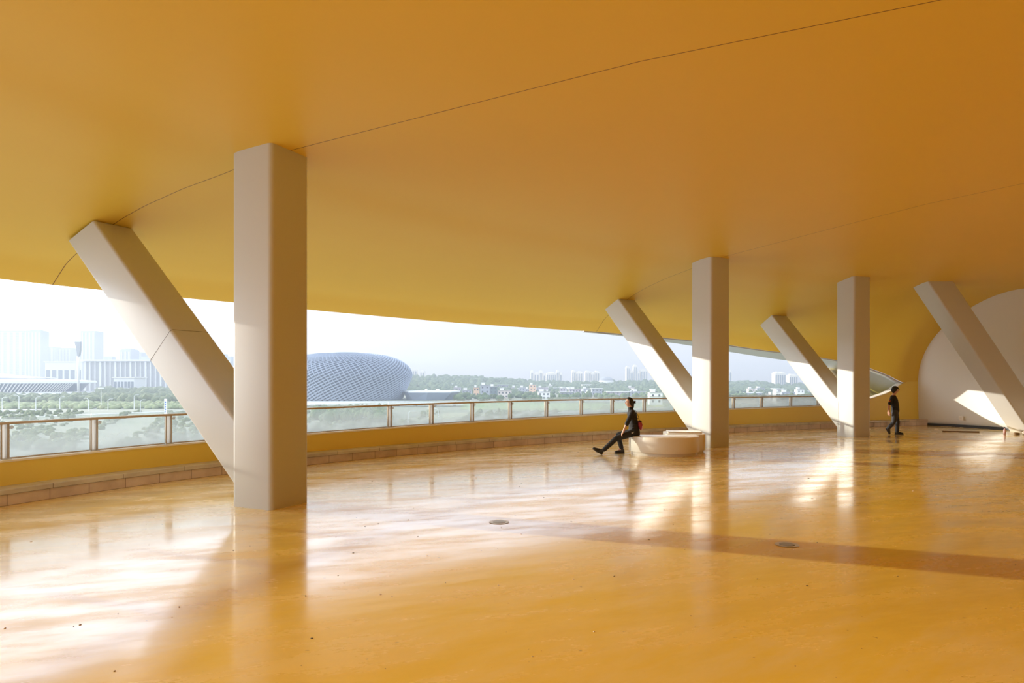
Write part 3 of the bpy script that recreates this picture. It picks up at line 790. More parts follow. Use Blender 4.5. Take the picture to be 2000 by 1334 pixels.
for i in range(24):
    for k in range(12): bm.faces.new((V[i * 13 + k], V[i * 13 + k + 1], V[(i + 1) * 13 + k + 1], V[(i + 1) * 13 + k]))
o = obj('shell_roof', bm, G_white, ar, smooth=True); md = o.modifiers.new('thick', 'SOLIDIFY'); md.thickness = .9
bm = bmesh.new()
pts = [Vector((world_x(-160 + 245 * u, Z), Z - 44 * (1 - .55 * u) - 1, zr + .6 + 6.0 * (1 - u) ** 1.3)) for u in [k / 16 for k in range(17)]]
tube_bm(bm, pts, .8, 6); obj('roof_edge_beam', bm, G_grey, ar)
# flared mast
Zm = 600; mx = world_x(153.5, Zm)
fm = empty('floodlight_mast', (mx, Zm, GZ), 'tall white mast with a flared wedge head beside the oval arena', 'mast')
bm = bmesh.new(); tube_bm(bm, [(mx, Zm, GZ), (mx - .3, Zm, world_z(716, Zm)), (mx - .1, Zm, world_z(696, Zm))], [.9, 1.1, 1.3], 10); obj('pole', bm, G_white, fm, smooth=True)
zt, zb = world_z(667.5, Zm), world_z(697, Zm); bm = bmesh.new()
oa = [(147, 667.5), (149.5, 677), (151.5, 688), (152.8, 698), (155, 698), (157.6, 684), (158, 667.5)]
f_ = [bm.verts.new((world_x(a, Zm), Zm - 1.2, world_z(b, Zm))) for a, b in oa]; b_ = [bm.verts.new((world_x(a, Zm), Zm + 1.2, world_z(b, Zm))) for a, b in oa]
bm.faces.new(f_); bm.faces.new(b_[::-1])
for k in range(len(oa)): bm.faces.new((f_[k], b_[k], b_[(k + 1) % len(oa)], f_[(k + 1) % len(oa)]))
bmesh.ops.recalc_face_normals(bm, faces=bm.faces); obj('lamp_head', bm, G_grey, fm)

# ---- lattice stadium
Zs = 590; sx_ = world_x(676, Zs); RX, RY = 128 * Zs / FPX, 58.0
st = empty('lattice_stadium', (sx_, Zs, GZ), 'blue grey bowl shaped stadium wrapped in a diagonal lattice right of the large column', 'stadium')
zz = lambda y: world_z(y, Zs)
PROF = [(.83, GZ), (.86, zz(776)), (.905, zz(762)), (.955, zz(748)), (1.0, zz(733)), (.992, zz(727)), (.97, zz(720.5)), (.93, zz(714)), (.86, zz(707)), (.76, zz(700.5)), (.62, zz(695)), (.42, zz(691.5)), (.25, zz(690.5)), (.05, zz(690))]
PL = [0]
for a, b in zip(PROF[:-1], PROF[1:]): PL.append(PL[-1] + math.hypot((b[0] - a[0]) * RX, b[1] - a[1]))
def stad(t, th, out=0.0):
    L = t * PL[-1]
    for i in range(len(PL) - 1):
        if L <= PL[i + 1]: break
    f = (L - PL[i]) / (PL[i + 1] - PL[i]); r = PROF[i][0] + (PROF[i + 1][0] - PROF[i][0]) * f; z = PROF[i][1] + (PROF[i + 1][1] - PROF[i][1]) * f
    return Vector((sx_ + (RX * r + out) * math.cos(th), Zs + (RY * r + out) * math.sin(th), z + out * .4))
bm = bmesh.new(); n = 96; tt = [k / 40 for k in range(41)]
rings = [[bm.verts.new(stad(t, 2 * math.pi * k / n, -.6)) for k in range(n)] for t in tt]
for a, b in zip(rings[:-1], rings[1:]):
    for k in range(n): bm.faces.new((a[k], a[(k + 1) % n], b[(k + 1) % n], b[k]))
bm.faces.new(rings[-1]); o = obj('bowl', bm, G_body, st, smooth=True)
def lattice(name, count, twist, width, steps=44, t0=0.0, t1=.9):
    V, F = [], []
    for c_ in range(count):
        th0 = 2 * math.pi * c_ / count; b0 = len(V)
        for k in range(steps + 1):
            t = t0 + (t1 - t0) * k / steps; th = th0 + twist(t)
            d_ = width * (1.75 - .95 * min(1, t / .42))
            pa, pb = stad(t, th), stad(min(1, t + 1e-3), th + twist(min(1, t + 1e-3)) - twist(t))
            dr = (pb - pa).normalized(); nrm = (pa - Vector((sx_, Zs, pa.z))).normalized(); sd_ = dr.cross(nrm).normalized() * d_ / 2
            V += [pa - sd_ - nrm * .5, pa - sd_ + nrm * .25, pa + sd_ + nrm * .25, pa + sd_ - nrm * .5]
        for k in range(steps):
            q = b0 + 4 * k
            for j in range(3): F.append((q + j, q + j + 1, q + 4 + j + 1, q + 4 + j))
    return raw(name, V, F, G_rib, st)
lattice('steep_ribs', 90, lambda t: -.85 * t, .46)
lattice('shallow_ribs', 66, lambda t: 3.3 * t, .62, steps=90)
bm = bmesh.new(); pts = [stad(.9, 2 * math.pi * k / 96, .2) for k in range(97)]; tube_bm(bm, pts, .7, 6, cap=False); obj('rim_ring', bm, G_rib, st)
# small white dome showing between strut and column
Zd = 700; r = empty('white_dome', (world_x(470, Zd), Zd, GZ), 'white rounded roof peeking out between slanting strut and large column', 'building')
bm = bmesh.new(); lathe_bm(bm, [(19, 0), (19, 16), (18, 22), (14, 27), (8, 30.5), (1, 31.5)], 32, (world_x(470, Zd), Zd, GZ)); o = obj('roof', bm, G_white, r, smooth=True)
bm = bmesh.new(); lathe_bm(bm, [(19.5, 0), (19.5, 9), (19, 9.5)], 32, (world_x(470, Zd), Zd, GZ)); obj('base_wall', bm, G_grey, r)

# ---- hull shaped pavilion
Zp = 560; r = empty('low_pavilion', (world_x(845, Zp), Zp, GZ), 'low hull shaped pavilion with flat white roof right of the stadium', 'building')
def hull(a0, a1, y, Z0, Z1): return [(world_x(a0, Zp), (Z0 + Z1) / 2), (world_x(a0 + 18, Zp), Z0 + 4), (world_x((a0 + a1) / 2, Zp), Z0), (world_x(a1 - 12, Zp), Z0 + 3), (world_x(a1, Zp), (Z0 + Z1) / 2), (world_x(a1 - 14, Zp), Z1), (world_x(a0 + 14, Zp), Z1)]
lo_, hi_ = hull(786, 879, 0, Zp, Zp + 44), hull(780, 894, 0, Zp - 5, Zp + 52)
bm = bmesh.new(); a = [bm.verts.new((x, y, GZ)) for x, y in lo_]; b = [bm.verts.new((x, y, world_z(766.5, Zp))) for x, y in hi_]
for k in range(7): bm.faces.new((a[k], a[(k + 1) % 7], b[(k + 1) % 7], b[k]))
bm.faces.new(b); bm.faces.new(a[::-1]); obj('leaning_wall', bm, G_rib, r)
bm = bmesh.new(); prism_bm(bm, hi_, world_z(766.5, Zp), world_z(764.2, Zp)); obj('roof', bm, G_white, r)
for (a_, w_) in ((851, 6), (828, 4)):
    bm = bmesh.new(); box_bm(bm, (world_x(a_, Zp), Zp + 15, world_z(763, Zp)), (w_ * .42, 5, 2.2)); obj('roof_box', bm, G_white, r)

# ---- viaduct and roads
def ribbon(name, pts, width, z, m, thick=.25):
    P = spline([(p[0], p[1]) for p in pts], 14); V, F = [], []
    for i, p in enumerate(P):
        t = (P[min(i + 1, len(P) - 1)] - P[max(i - 1, 0)]).normalized(); n_ = Vector((-t.y, t.x, 0)) * width / 2
        for q, zz_ in ((p + n_, z), (p - n_, z), (p - n_, z - thick), (p + n_, z - thick)): V.append((q.x, q.y, zz_))
    for i in range(len(P) - 1):
        for k in range(4): F.append((4 * i + k, 4 * i + (k + 1) % 4, 4 * i + 4 + (k + 1) % 4, 4 * i + 4 + k))
    F.append((0, 1, 2, 3)); F.append(tuple(4 * (len(P) - 1) + k for k in (3, 2, 1, 0)))
    return raw(name, V, F, m)
def gp(px_, py_): Z = ground_dist(py_); return (world_x(px_, Z), Z)
tag(ribbon('road', [gp(-300, 836), gp(-60, 820), gp(120, 812), gp(300, 805), gp(460, 800), gp(640, 797)], 11, GZ + .16, G_road), 'wide pale road sweeping past the left panes toward the stadium', 'road')
tag(ribbon('road', [gp(-200, 806), gp(0, 802), gp(200, 797), gp(420, 794), gp(640, 790)], 9, GZ + .18, G_road), 'upper pale road below the hedge at left', 'road')
tag(ribbon('road', [gp(560, 868), gp(640, 852), gp(760, 836), gp(900, 822), gp(1060, 808), gp(1300, 797)], 7, GZ + .17, G_road), 'narrow pale lane behind the middle panes', 'road')
tag(ribbon('road', [gp(880, 782.5), gp(1050, 783), gp(1250, 784), gp(1450, 786), gp(1640, 790)], 6, GZ + .16, G_road), 'straight pale road in front of the village houses', 'road')
# fields
F_a = mat('pale_field', (0.32, 0.34, 0.20), .95, noise=(.03, .5, (.38, .35, .25))); F_b = mat('green_field', (0.22, 0.30, 0.13), .95, noise=(.03, .5, (.34, .36, .18)))
def field(pts, z, m, label):
    bm = bmesh.new(); prism_bm(bm, [gp(*p) for p in pts], GZ, z); o = obj('field', bm, m); tag(o, label, 'field')
field([(900, 800), (1700, 806), (1700, 790), (900, 786)], GZ + .10, F_b, 'green field strip between the parapet and the village road')
field([(560, 900), (1100, 880), (1250, 812), (880, 806), (640, 840)], GZ + .08, F_a, 'pale dry grass field seen through the middle panes')
vd = empty('viaduct', (world_x(760, 430), 430, GZ), 'pale raised walkway deck on piers at the foot of the lattice stadium', 'bridge')
bm = bmesh.new(); x0, x1 = world_x(560, 430), world_x(905, 430); zt = world_z(786, 430)
box_bm(bm, ((x0 + x1) / 2, 436, zt - .7), (x1 - x0, 14, 1.4)); obj('deck', bm, G_white, vd)
bm = bmesh.new(); box_bm(bm, ((x0 + x1) / 2, 429.5, zt + .4), (x1 - x0, .3, .9)); obj('barrier', bm, G_tower2, vd)
for k in range(9):
    bm = bmesh.new(); box_bm(bm, (x0 + (x1 - x0) * (k + .5) / 9, 436, (GZ + zt - 1.4) / 2), (1.4, 8, zt - 1.4 - GZ)); obj('pier', bm, G_grey, vd)

# ---- village houses (px0, px1, ytop, ybase, colour, sheet roof?, label)
HOUSES = [(925, 935.5, 757, 776, 'peach', 0, 'narrow peach village house left of the tall grey one'),
 (938, 956, 752.5, 779, 'grey', 0, 'tall blue grey village house with small dark windows'),
 (956.5, 971, 755, 776.5, 'dark', 0, 'dark green grey village house beside the tall grey one'),
 (972, 999, 763, 778.5, 'pink', 0, 'wide pinkish white village house with rows of dark windows'),
 (971, 993, 752, 765, 'grey', 1, 'grey upper house behind the wide pinkish white house'),
 (999, 1012, 756.5, 766, 'mauve', 0, 'low mauve house right behind the wide pinkish white house'),
 (1034, 1047, 751.5, 769, 'peach', 0, 'tall narrow peach house standing alone in the village middle'),
 (1051, 1074, 765.5, 781, 'white', 0, 'white corner house in the front of the village middle'),
 (1048, 1071, 757, 767, 'mauve', 0, 'mauve house behind the white corner house'),
 (1072, 1079.5, 752.5, 765, 'white', 0, 'thin white house rising above the village middle'),
 (1083, 1109, 757.5, 766, 'grey', 1, 'grey house under a long white sheet roof'),
 (1094, 1119, 766, 779, 'grey', 1, 'front grey house with white sheet roof below the long roofed one'),
 (1112, 1135, 760, 773, 'mauve', 0, 'mauve house left of the white house with overhanging roof'),
 (1137, 1155, 751, 764, 'white', 1, 'white house with wide overhanging flat roof'),
 (1145, 1154, 766, 774, 'white', 0, 'small white cube house in front of the overhanging roof house'),
 (1156, 1176, 759, 772, 'grey', 1, 'grey house right of the white overhanging roof house'),
 (1185, 1229, 765, 773, 'mauve', 1, 'long low shed with white sheet roof left of the seated person'),
 (1231, 1268, 765, 773, 'grey', 0, 'long grey building behind the head of the seated person'),
 (1269, 1294, 767, 791, 'white', 0, 'large white house right of the head of the seated person'),
 (1455, 1488, 767.5, 774, 'grey', 1, 'long shed with white roof between second column and third strut'),
 (1505, 1512.5, 772, 786, 'mauve', 0, 'small mauve block seen between second column and third strut'),
 (1516, 1524, 766, 788, 'white', 0, 'slim white building seen between second column and third strut'),
 (1527, 1553, 766, 776, 'grey', 0, 'low grey house right of the slim white building'),
 (1557, 1571, 761, 775, 'white', 0, 'white house against the trees just left of the third strut'),
 (828, 862, 752, 759, 'white', 1, 'long white roofed hall right of the lattice stadium'),
 (865, 884, 750, 764, 'white', 1, 'white two storey house above the hull shaped pavilion'),
 (886, 900, 757, 767, 'mauve', 0, 'mauve house right above the end of the hull shaped pavilion'),
 (903, 921, 762, 774, 'grey', 0, 'grey house left of the narrow peach house'),
 (905, 920, 755, 763, 'white', 1, 'small white roofed house up behind the grey house'),
 (1014, 1031, 757, 768, 'grey', 0, 'grey house left of the tall narrow peach house')]
def house(px0, px1, yt, yb, colr, sheet, label, group=None):
    Z = ground_dist(yb); x0, x1 = world_x(px0, Z), world_x(px1, Z); top = world_z(yt, Z); w = x1 - x0; d = min(12, max(7, w * .7)); h = top - GZ
    r = empty('village_house', ((x0 + x1) / 2, Z, GZ), label, 'house', group)
    bm = bmesh.new(); box_bm(bm, ((x0 + x1) / 2, Z + d / 2, GZ + h / 2), (w, d, h)); obj('wall', bm, H_COL[colr], r)
    bm = bmesh.new(); box_bm(bm, ((x0 + x1) / 2, Z + d / 2 - .3, top + .15), (w + (2.4 if sheet else .6), d + (2.4 if sheet else .6), .35)); obj('roof', bm, M_roofw if sheet else M_roofg, r)
    if not sheet:
        bm = bmesh.new(); box_bm(bm, (x0 + w * .3, Z + d * .5, top + 1.2), (min(3.5, w * .35), 3, 1.9)); box_bm(bm, (x0 + w * .3, Z + d * .5, top + 2.25), (min(4.2, w * .42), 3.6, .25)); obj('stair_head', bm, H_COL['white'], r)
    fl_ = max(1, min(4, int(h / 3.3))); nw_ = max(2, min(5, int(w / 3)))
    for f in range(fl_):
        for k in range(nw_):
            x = x0 + w * (k + .5) / nw_; z = top - 1.9 - f * (h - .6) / fl_
            if z < GZ + 1: continue
            bm = bmesh.new(); box_bm(bm, (x, Z - .04, z), (1.25, .16, 1.5)); obj('window', bm, G_hwin, r)
    return r
for h_ in HOUSES: house(*h_)
random.seed(21)
LAND = [(930, 'narrow peach house'), (947, 'tall blue grey house'), (985, 'wide pinkish house'), (1006, 'low mauve house'), (1040, 'tall narrow peach house'), (1062, 'white corner house'), (1096, 'long roofed grey house'),
        (1124, 'mauve house'), (1146, 'overhanging roof house'), (1166, 'grey sheet roofed house'), (1207, 'long low shed'), (1250, 'long grey building'), (1472, 'long white roofed shed'), (1508, 'small mauve block'), (1520, 'slim white building'), (1564, 'white house against the trees'), (1610, 'third strut foot'), (845, 'long white roofed hall'), (893, 'hull shaped pavilion')]
used = set()
for k in range(26):
    px_ = random.uniform(895, 1250) if k % 3 else random.uniform(1430, 1625); yb = random.uniform(764, 771.5); w_ = random.uniform(8, 16)
    cl = random.choice(['white', 'grey', 'mauve', 'pink', 'grey']); sh_ = random.random() < .4; hh_ = random.uniform(5.5, 10); mid_ = px_ + w_ / 2
    lx, ln = min(LAND, key=lambda q: abs(q[0] - mid_)); rel = 'left of' if mid_ < lx - 4 else ('right of' if mid_ > lx + 4 else 'just behind')
    size = 'tall' if hh_ > 8.5 else ('low' if hh_ < 7 else 'small'); lb = None
    for extra in ('', 'wide ' if w_ > 12 else 'narrow ', 'faint ', 'distant ', 'hazy '):
        lb = '%s %s%s village house %s %s the %s' % (size, extra, {'pink': 'pinkish'}.get(cl, cl), 'with sheet roof' if sh_ else 'with stair head', rel, ln)
        if lb not in used: break
    used.add(lb); house(px_, px_ + w_, yb - hh_, yb, cl, sh_, lb, 'small village houses below the wood')

# ---- apartment clusters on the horizon
APT = [('pale apartment cluster with small roof turrets left end of the wooded ridge', 1300, [(805, 814.5, 722, 2), (820, 829, 725, 2)]),
 ('pale apartment cluster, first group above the village', 1350, [(1036, 1042, 725.5, 1), (1043, 1053, 729, 2), (1053.5, 1060, 725.5, 1), (1060.5, 1066, 731, 1)]),
 ('wide gridded apartment block right of the first group', 1330, [(1067, 1086.5, 729, 5), (1087, 1092, 725, 1), (1092.5, 1098, 729.5, 1)]),
 ('pair of pale apartment slabs in the middle of the horizon', 1350, [(1117, 1124, 725, 2), (1124.5, 1138, 727, 3)]),
 ('pale apartment slabs next to the domed hall', 1330, [(1143, 1153.5, 726, 3), (1154, 1161.5, 728.5, 2), (1162, 1171, 726.5, 2)]),
 ('tall white high rise group left of the second strut', 1500, [(1223.5, 1230, 717, 2), (1231, 1237, 725.5, 2), (1238, 1244.5, 714.5, 2), (1245, 1250, 727, 1), (1251, 1265, 723, 3)]),
 ('slender grey tower between second strut and second column', 1250, [(1332, 1341.5, 719.5, 3)]),
 ('thin tower at the right edge of the second column', 1350, [(1424, 1429.5, 724.5, 1)]),
 ('cream apartment tower with crown above the trees left of the third strut', 1150, [(1514, 1535, 728.5, 5)]),
 ('cream apartment tower partly hidden by the third strut', 1200, [(1541.5, 1558, 733, 4)]),
 ('grey apartment tower seen right of the third strut', 1180, [(1597, 1611.5, 723, 3)]),
 ('grey apartment tower touching the third column', 1180, [(1620, 1634, 722, 3)])]
for lb, Z, tw in APT:
    xs = [world_x(t_[0], Z) for t_ in tw] + [world_x(tw[-1][1], Z)]
    r = empty('apartment_block', ((xs[0] + xs[-1]) / 2, Z, GZ), lb, 'building', 'apartment towers on the horizon')
    for (a, b, y, st_) in tw:
        x0, x1, top = world_x(a, Z), world_x(b, Z), world_z(y, Z)
        tower_parts(r, x0, x1, top, Z, 16, G_apt, G_aptw, strips=st_, crown=2.2)
Z = 1150; r = empty('domed_hall', (world_x(1184, Z), Z, GZ), 'low dark domed hall on the ridge right of the apartment slabs', 'building')
bm = bmesh.new(); lathe_bm(bm, [(12, 0), (12, 16), (11, 18.5), (8, 20.6), (4, 21.6), (.5, 22)], 28, (world_x(1184, Z), Z, GZ)); obj('roof', bm, G_grey, r, smooth=True)
bm = bmesh.new(); lathe_bm(bm, [(12.4, 0), (12.4, 15), (12.2, 15.5)], 28, (world_x(1184, Z), Z, GZ)); obj('wall', bm, G_white, r)

# ---- lamps and sign
def lamp(px_, yt, yb, style, label):
    Z = ground_dist(yb); x = world_x(px_, Z); top = world_z(yt, Z)
    r = empty('street_lamp', (x, Z, GZ), label, 'street lamp', 'street lamps beyond the parapet')
    bm = bmesh.new(); tube_bm(bm, [(x, Z, GZ), (x, Z, top)], [.20, .11], 8); obj('pole', bm, M_pole, r)
    if style == 'ring':
        bm = bmesh.new(); lathe_bm(bm, [(1.5, -.3), (1.7, 0), (1.5, .3)], 16, (x, Z, top)); obj('lamp_head', bm, M_pole, r)
    else:
        bm = bmesh.new(); tube_bm(bm, [(x, Z, top - .3), (x + .8 * style, Z, top + .5), (x + 1.9 * style, Z, top + .6)], [.1, .09, .09], 6); obj('arm', bm, M_pole, r)
        bm = bmesh.new(); box_bm(bm, (x + 2.2 * style, Z, top + .55), (1.0, .35, .16), bevel=.03); obj('lamp_head', bm, M_pole, r)
for a in [(4, 778, 807, 1, 'street lamp at the very left edge'), (37, 774, 805, -1, 'curved arm street lamp left of the dark trees'), (70, 777, 806, 1, 'street lamp in front of the arena trees'),
          (117, 777, 804, 1, 'street lamp below the flared mast'), (173, 780, 803, -1, 'street lamp left of the tall ring topped lamp'), (197.5, 758.5, 796, 'ring', 'tall lamp mast with ring shaped head'),
          (211, 781, 801, 1, 'curved arm street lamp just right of the tall ring topped lamp'), (262, 773, 800, 1, 'street lamp near the left face of the slanting strut'), (274, 783, 806, 1, 'short street lamp left of the sign pillar'),
          (797, 806, 838, 1, 'street lamp behind the panes below the pavilion'), (856, 800, 826, -1, 'street lamp behind the panes right of the stadium')]: lamp(*a)
Z = ground_dist(812); x = world_x(323.5, Z); r = empty('sign_pillar', (x, Z, GZ), 'white sign pillar with a blue strip beside the slanting strut', 'sign'); top = world_z(779, Z)
bm = bmesh.new(); box_bm(bm, (x, Z, (GZ + top) / 2), (1.15, .5, top - GZ), bevel=.03); obj('panel', bm, G_white, r)
for k in range(5):
    bm = bmesh.new(); box_bm(bm, (x, Z - .27, top - 1.6 - k * 1.1), (.62, .06, .75), bevel=.01); obj('sign_mark', bm, M_blue, r)

# ---- vegetation that nobody could count
def clumps(name, spots, m, label, seed, sub=1):
    """spots: list of (x, y, z0, radius, height)"""
    random.seed(seed); base = bmesh.new(); bmesh.ops.create_icosphere(base, subdivisions=sub, radius=1.0)
    bv = [v.co.copy() for v in base.verts]; bf = [[v.index for v in f.verts] for f in base.faces]; base.free()
    V, F = [], []
    for (x, y, z0, r, h) in spots:
        o_ = len(V); a = random.uniform(0, 6.3); ca, sa = math.cos(a), math.sin(a)
        for v in bv:
            j = random.uniform(.80, 1.16); q = Vector((v.x * ca - v.y * sa, v.x * sa + v.y * ca, v.z)) * j
            V.append((x + q.x * r, y + q.y * r, z0 + h * .5 + q.z * h * .55))
        F += [[i + o_ for i in f] for f in bf]
    o = raw(name, V, F, m, smooth=True); tag(o, label, 'trees', kind='stuff')
    bm = bmesh.new(); bm.from_mesh(o.data); bmesh.ops.recalc_face_normals(bm, faces=bm.faces); bm.to_mesh(o.data); bm.free()
random.seed(3)
SKY = [(560, 735), (800, 732), (840, 731), (880, 731.5), (930, 733), (965, 735), (1000, 738), (1040, 741), (1100, 743.5), (1200, 742.5), (1260, 741), (1300, 741), (1420, 744), (1480, 742.5), (1505, 746), (1560, 748), (1640, 751), (1800, 752)]
sp = []
for k in range(2600):
    px_ = random.uniform(560, 1800); f = random.random(); Z = 880 + 330 * f
    ytop = 763 + (lerp_table(SKY, px_) - 763) * f ** .8 + random.uniform(-1, 1.2); top = world_z(ytop, Z); r_ = random.uniform(3.5, 6.5)
    sp.append((world_x(px_, Z), Z, top - 9, r_, 9)); 
    if f > .3 and k % 2: sp.append((world_x(px_, Z), Z + 2, top - 17, r_ * 1.3, 10))
# hill the wood grows on
V, F = [], []
for i in range(60):
    px_ = 540 + 1280 * i / 59
    for k in range(10):
        f = k / 9; Z = 870 + 360 * f; ytop = 764 + (lerp_table(SKY, px_) - 764) * f ** .8; V.append((world_x(px_, Z), Z, world_z(ytop, Z) - 7 * (1 if f > 0 else 0) - .3))
grid_faces(60, 10, F); o = raw('hill', V, F, G_tree, smooth=True); o['kind'] = 'structure'
clumps('wooded_ridge', sp, G_tree, 'long dark wooded ridge behind the village', 3, 2)
sp = []
for k in range(620):
    px_ = random.uniform(-120, 345); yb = random.uniform(776, 789); Z = ground_dist(yb)
    if px_ > 180 or yb > 778: sp.append((world_x(px_, Z), Z, GZ, random.uniform(2.2, 4.2), random.uniform(3.5, 6.5)))
for k in range(260):
    px_ = random.uniform(190, 345); yb = random.uniform(764, 778); Z = ground_dist(yb); sp.append((world_x(px_, Z), Z, GZ, random.uniform(2.8, 5), random.uniform(4.5, 9)))
clumps('tree_belt', sp, G_tree2, 'belt of green trees in front of the oval arena', 4, 2)
sp = []
for k in range(900):
    px_ = random.uniform(-150, 400); yb = random.uniform(789, 799); Z = ground_dist(yb); sp.append((world_x(px_, Z), Z, GZ - .5, random.uniform(1.2, 3), random.uniform(1.5, 3.2)))
M_dry = mat('dry_shrub', (0.24, 0.25, 0.12), .95, noise=(.3, .7, (.20, .26, .10)), bump=(1.6, 1.0))
clumps('roadside_shrubs', sp, M_dry, 'dry yellow green shrubs along the upper left road', 5, 2)
sp = []
for k in range(2600):
    px_ = random.uniform(-160, 1720); yb = 805 + 75 * random.random() ** 1.5; Z = ground_dist(yb); 
    if (math.sin(px_ * .021) + math.sin(px_ * .053 + yb * .11)) < -.2: continue
    sp.append((world_x(px_, Z), Z, GZ - .4, random.uniform(.7, 1.6), random.uniform(.8, 2.4)))
clumps('scrub', sp, G_tree2, 'low green scrub seen through the glass panes', 6, 2)
sp = []
for k in range(420):
    px_ = random.uniform(880, 1640); yb = random.uniform(768, 783); Z = ground_dist(yb); sp.append((world_x(px_, Z), Z, GZ - .3, random.uniform(1.5, 3.6), random.uniform(2.5, 6)))
for k in range(160):
    px_ = random.uniform(616, 760); yb = random.uniform(806, 826); Z = ground_dist(yb); sp.append((world_x(px_, Z), Z, GZ - .3, random.uniform(1.5, 2.6), random.uniform(3, 5)))
clumps('garden_trees', sp, G_tree, 'dark garden trees between the village houses', 7, 2)

# ---- haze over the plain
bm = bmesh.new()
pl = [(-60, 70), (60, 70), (3300, 3000), (-2700, 3000)]
prism_bm(bm, [(-90, 75), (110, 75), (3600, 3400), (-3000, 3400)], GZ - 1, 75)
hm = bpy.data.materials.new('haze'); hm.use_nodes = True; t = hm.node_tree; t.nodes.clear()
vo = nn(t, 'ShaderNodeOutputMaterial'); vs = nn(t, 'ShaderNodeVolumeScatter'); vs.inputs['Color'].default_value = (.78, .87, 1.0, 1); vs.inputs['Density'].default_value = .00048; vs.inputs['Anisotropy'].default_value = .25
va = nn(t, 'ShaderNodeVolumeAbsorption'); va.inputs['Color'].default_value = (.08, .10, .17, 1); va.inputs['Density'].default_value = .00027
ad = nn(t, 'ShaderNodeAddShader'); t.links.new(vs.outputs[0], ad.inputs[0]); t.links.new(va.outputs[0], ad.inputs[1]); t.links.new(ad.outputs[0], vo.inputs['Volume'])
hm.cycles.homogeneous_volume = True
o = obj('haze', bm, hm); tag(o, 'pale morning haze lying over the plain', 'haze', kind='stuff')

# =================================================================== people
M_skin = mat('skin', (0.62, 0.36, 0.25), .5, noise=(14, .15, (.55, .26, .18)))
M_skin.node_tree.nodes['Principled BSDF'].inputs['Subsurface Weight'].default_value = .08
M_hair = mat('black_hair', (0.012, 0.010, 0.009), .45, bump=(90, .4))
M_shirt = mat('black_shirt', (0.014, 0.013, 0.013), .8, bump=(16, .5))
M_trouser = mat('black_trousers', (0.018, 0.017, 0.018), .75, bump=(14, .5))
M_jeans = mat('charcoal_jeans', (0.055, 0.055, 0.065), .8, noise=(9, .4, (.025, .025, .03)), bump=(14, .5))
M_tee = mat('dark_tee', (0.018, 0.018, 0.020), .85, bump=(12, .4))
M_shoe = mat('black_shoe', (0.015, 0.014, 0.014), .6); M_sole = mat('dark_sole', (0.05, 0.045, 0.04), .7)
M_orange = mat('orange_patch', (0.70, 0.10, 0.03), .6); M_glassf = mat('spectacle_frame', (0.03, 0.02, 0.02), .3)
M_red = mat('red_pouch', (0.33, 0.025, 0.045), .55, bump=(20, .3)); M_pinkc = mat('pale_pink_cloth', (0.75, 0.50, 0.45), .7)
M_eye = mat('eye', (.75, .72, .68), .2); M_lip = mat('lips', (.50, .20, .17), .5); M_sock = mat('grey_sock', (.06, .06, .06), .9)
M_zip = mat('grey_lining', (.42, .42, .38), .8)

def ball(bm, c, r, seg=14):
    r = (r, r, r) if isinstance(r, (int, float)) else r
    bmesh.ops.create_uvsphere(bm, u_segments=seg, v_segments=seg // 2 + 2, radius=1, matrix=Matrix.Translation(c) @ Matrix.Diagonal((*r, 1)))
def limb(bm, pts, rad, n=14):
    # resample for a smooth bend
    P = [Vector(p) for p in pts]; Q, RR = [], []
    for i in range(len(P) - 1):
        p0, p1, p2, p3 = P[max(i - 1, 0)], P[i], P[i + 1], P[min(i + 2, len(P) - 1)]
        for k in range(5):
            t = k / 5; q = .5 * ((2 * p1) + (p2 - p0) * t + (2 * p0 - 5 * p1 + 4 * p2 - p3) * t * t + (3 * p1 - p0 - 3 * p2 + p3) * t ** 3)
            Q.append(q.lerp(p1.lerp(p2, t), .55)); RR.append(rad[i] + (rad[i + 1] - rad[i]) * t)
    Q.append(P[-1]); RR.append(rad[-1])
    tube_bm(bm, Q, RR, n); ball(bm, Q[0], RR[0], n); ball(bm, Q[-1], RR[-1], n)
def loft(bm, secs, n=20):
    """secs: (centre, half width across the body y, half depth along x)"""
    rings = [[bm.verts.new((c[0] + rx * math.cos(2 * math.pi * k / n), c[1] + ry * math.sin(2 * math.pi * k / n), c[2])) for k in range(n)] for (c, ry, rx) in secs]
    for a, b in zip(rings[:-1], rings[1:]):
        for k in range(n): bm.faces.new((a[k], a[(k + 1) % n], b[(k + 1) % n], b[k]))
    bm.faces.new(rings[0][::-1]); bm.faces.new(rings[-1])
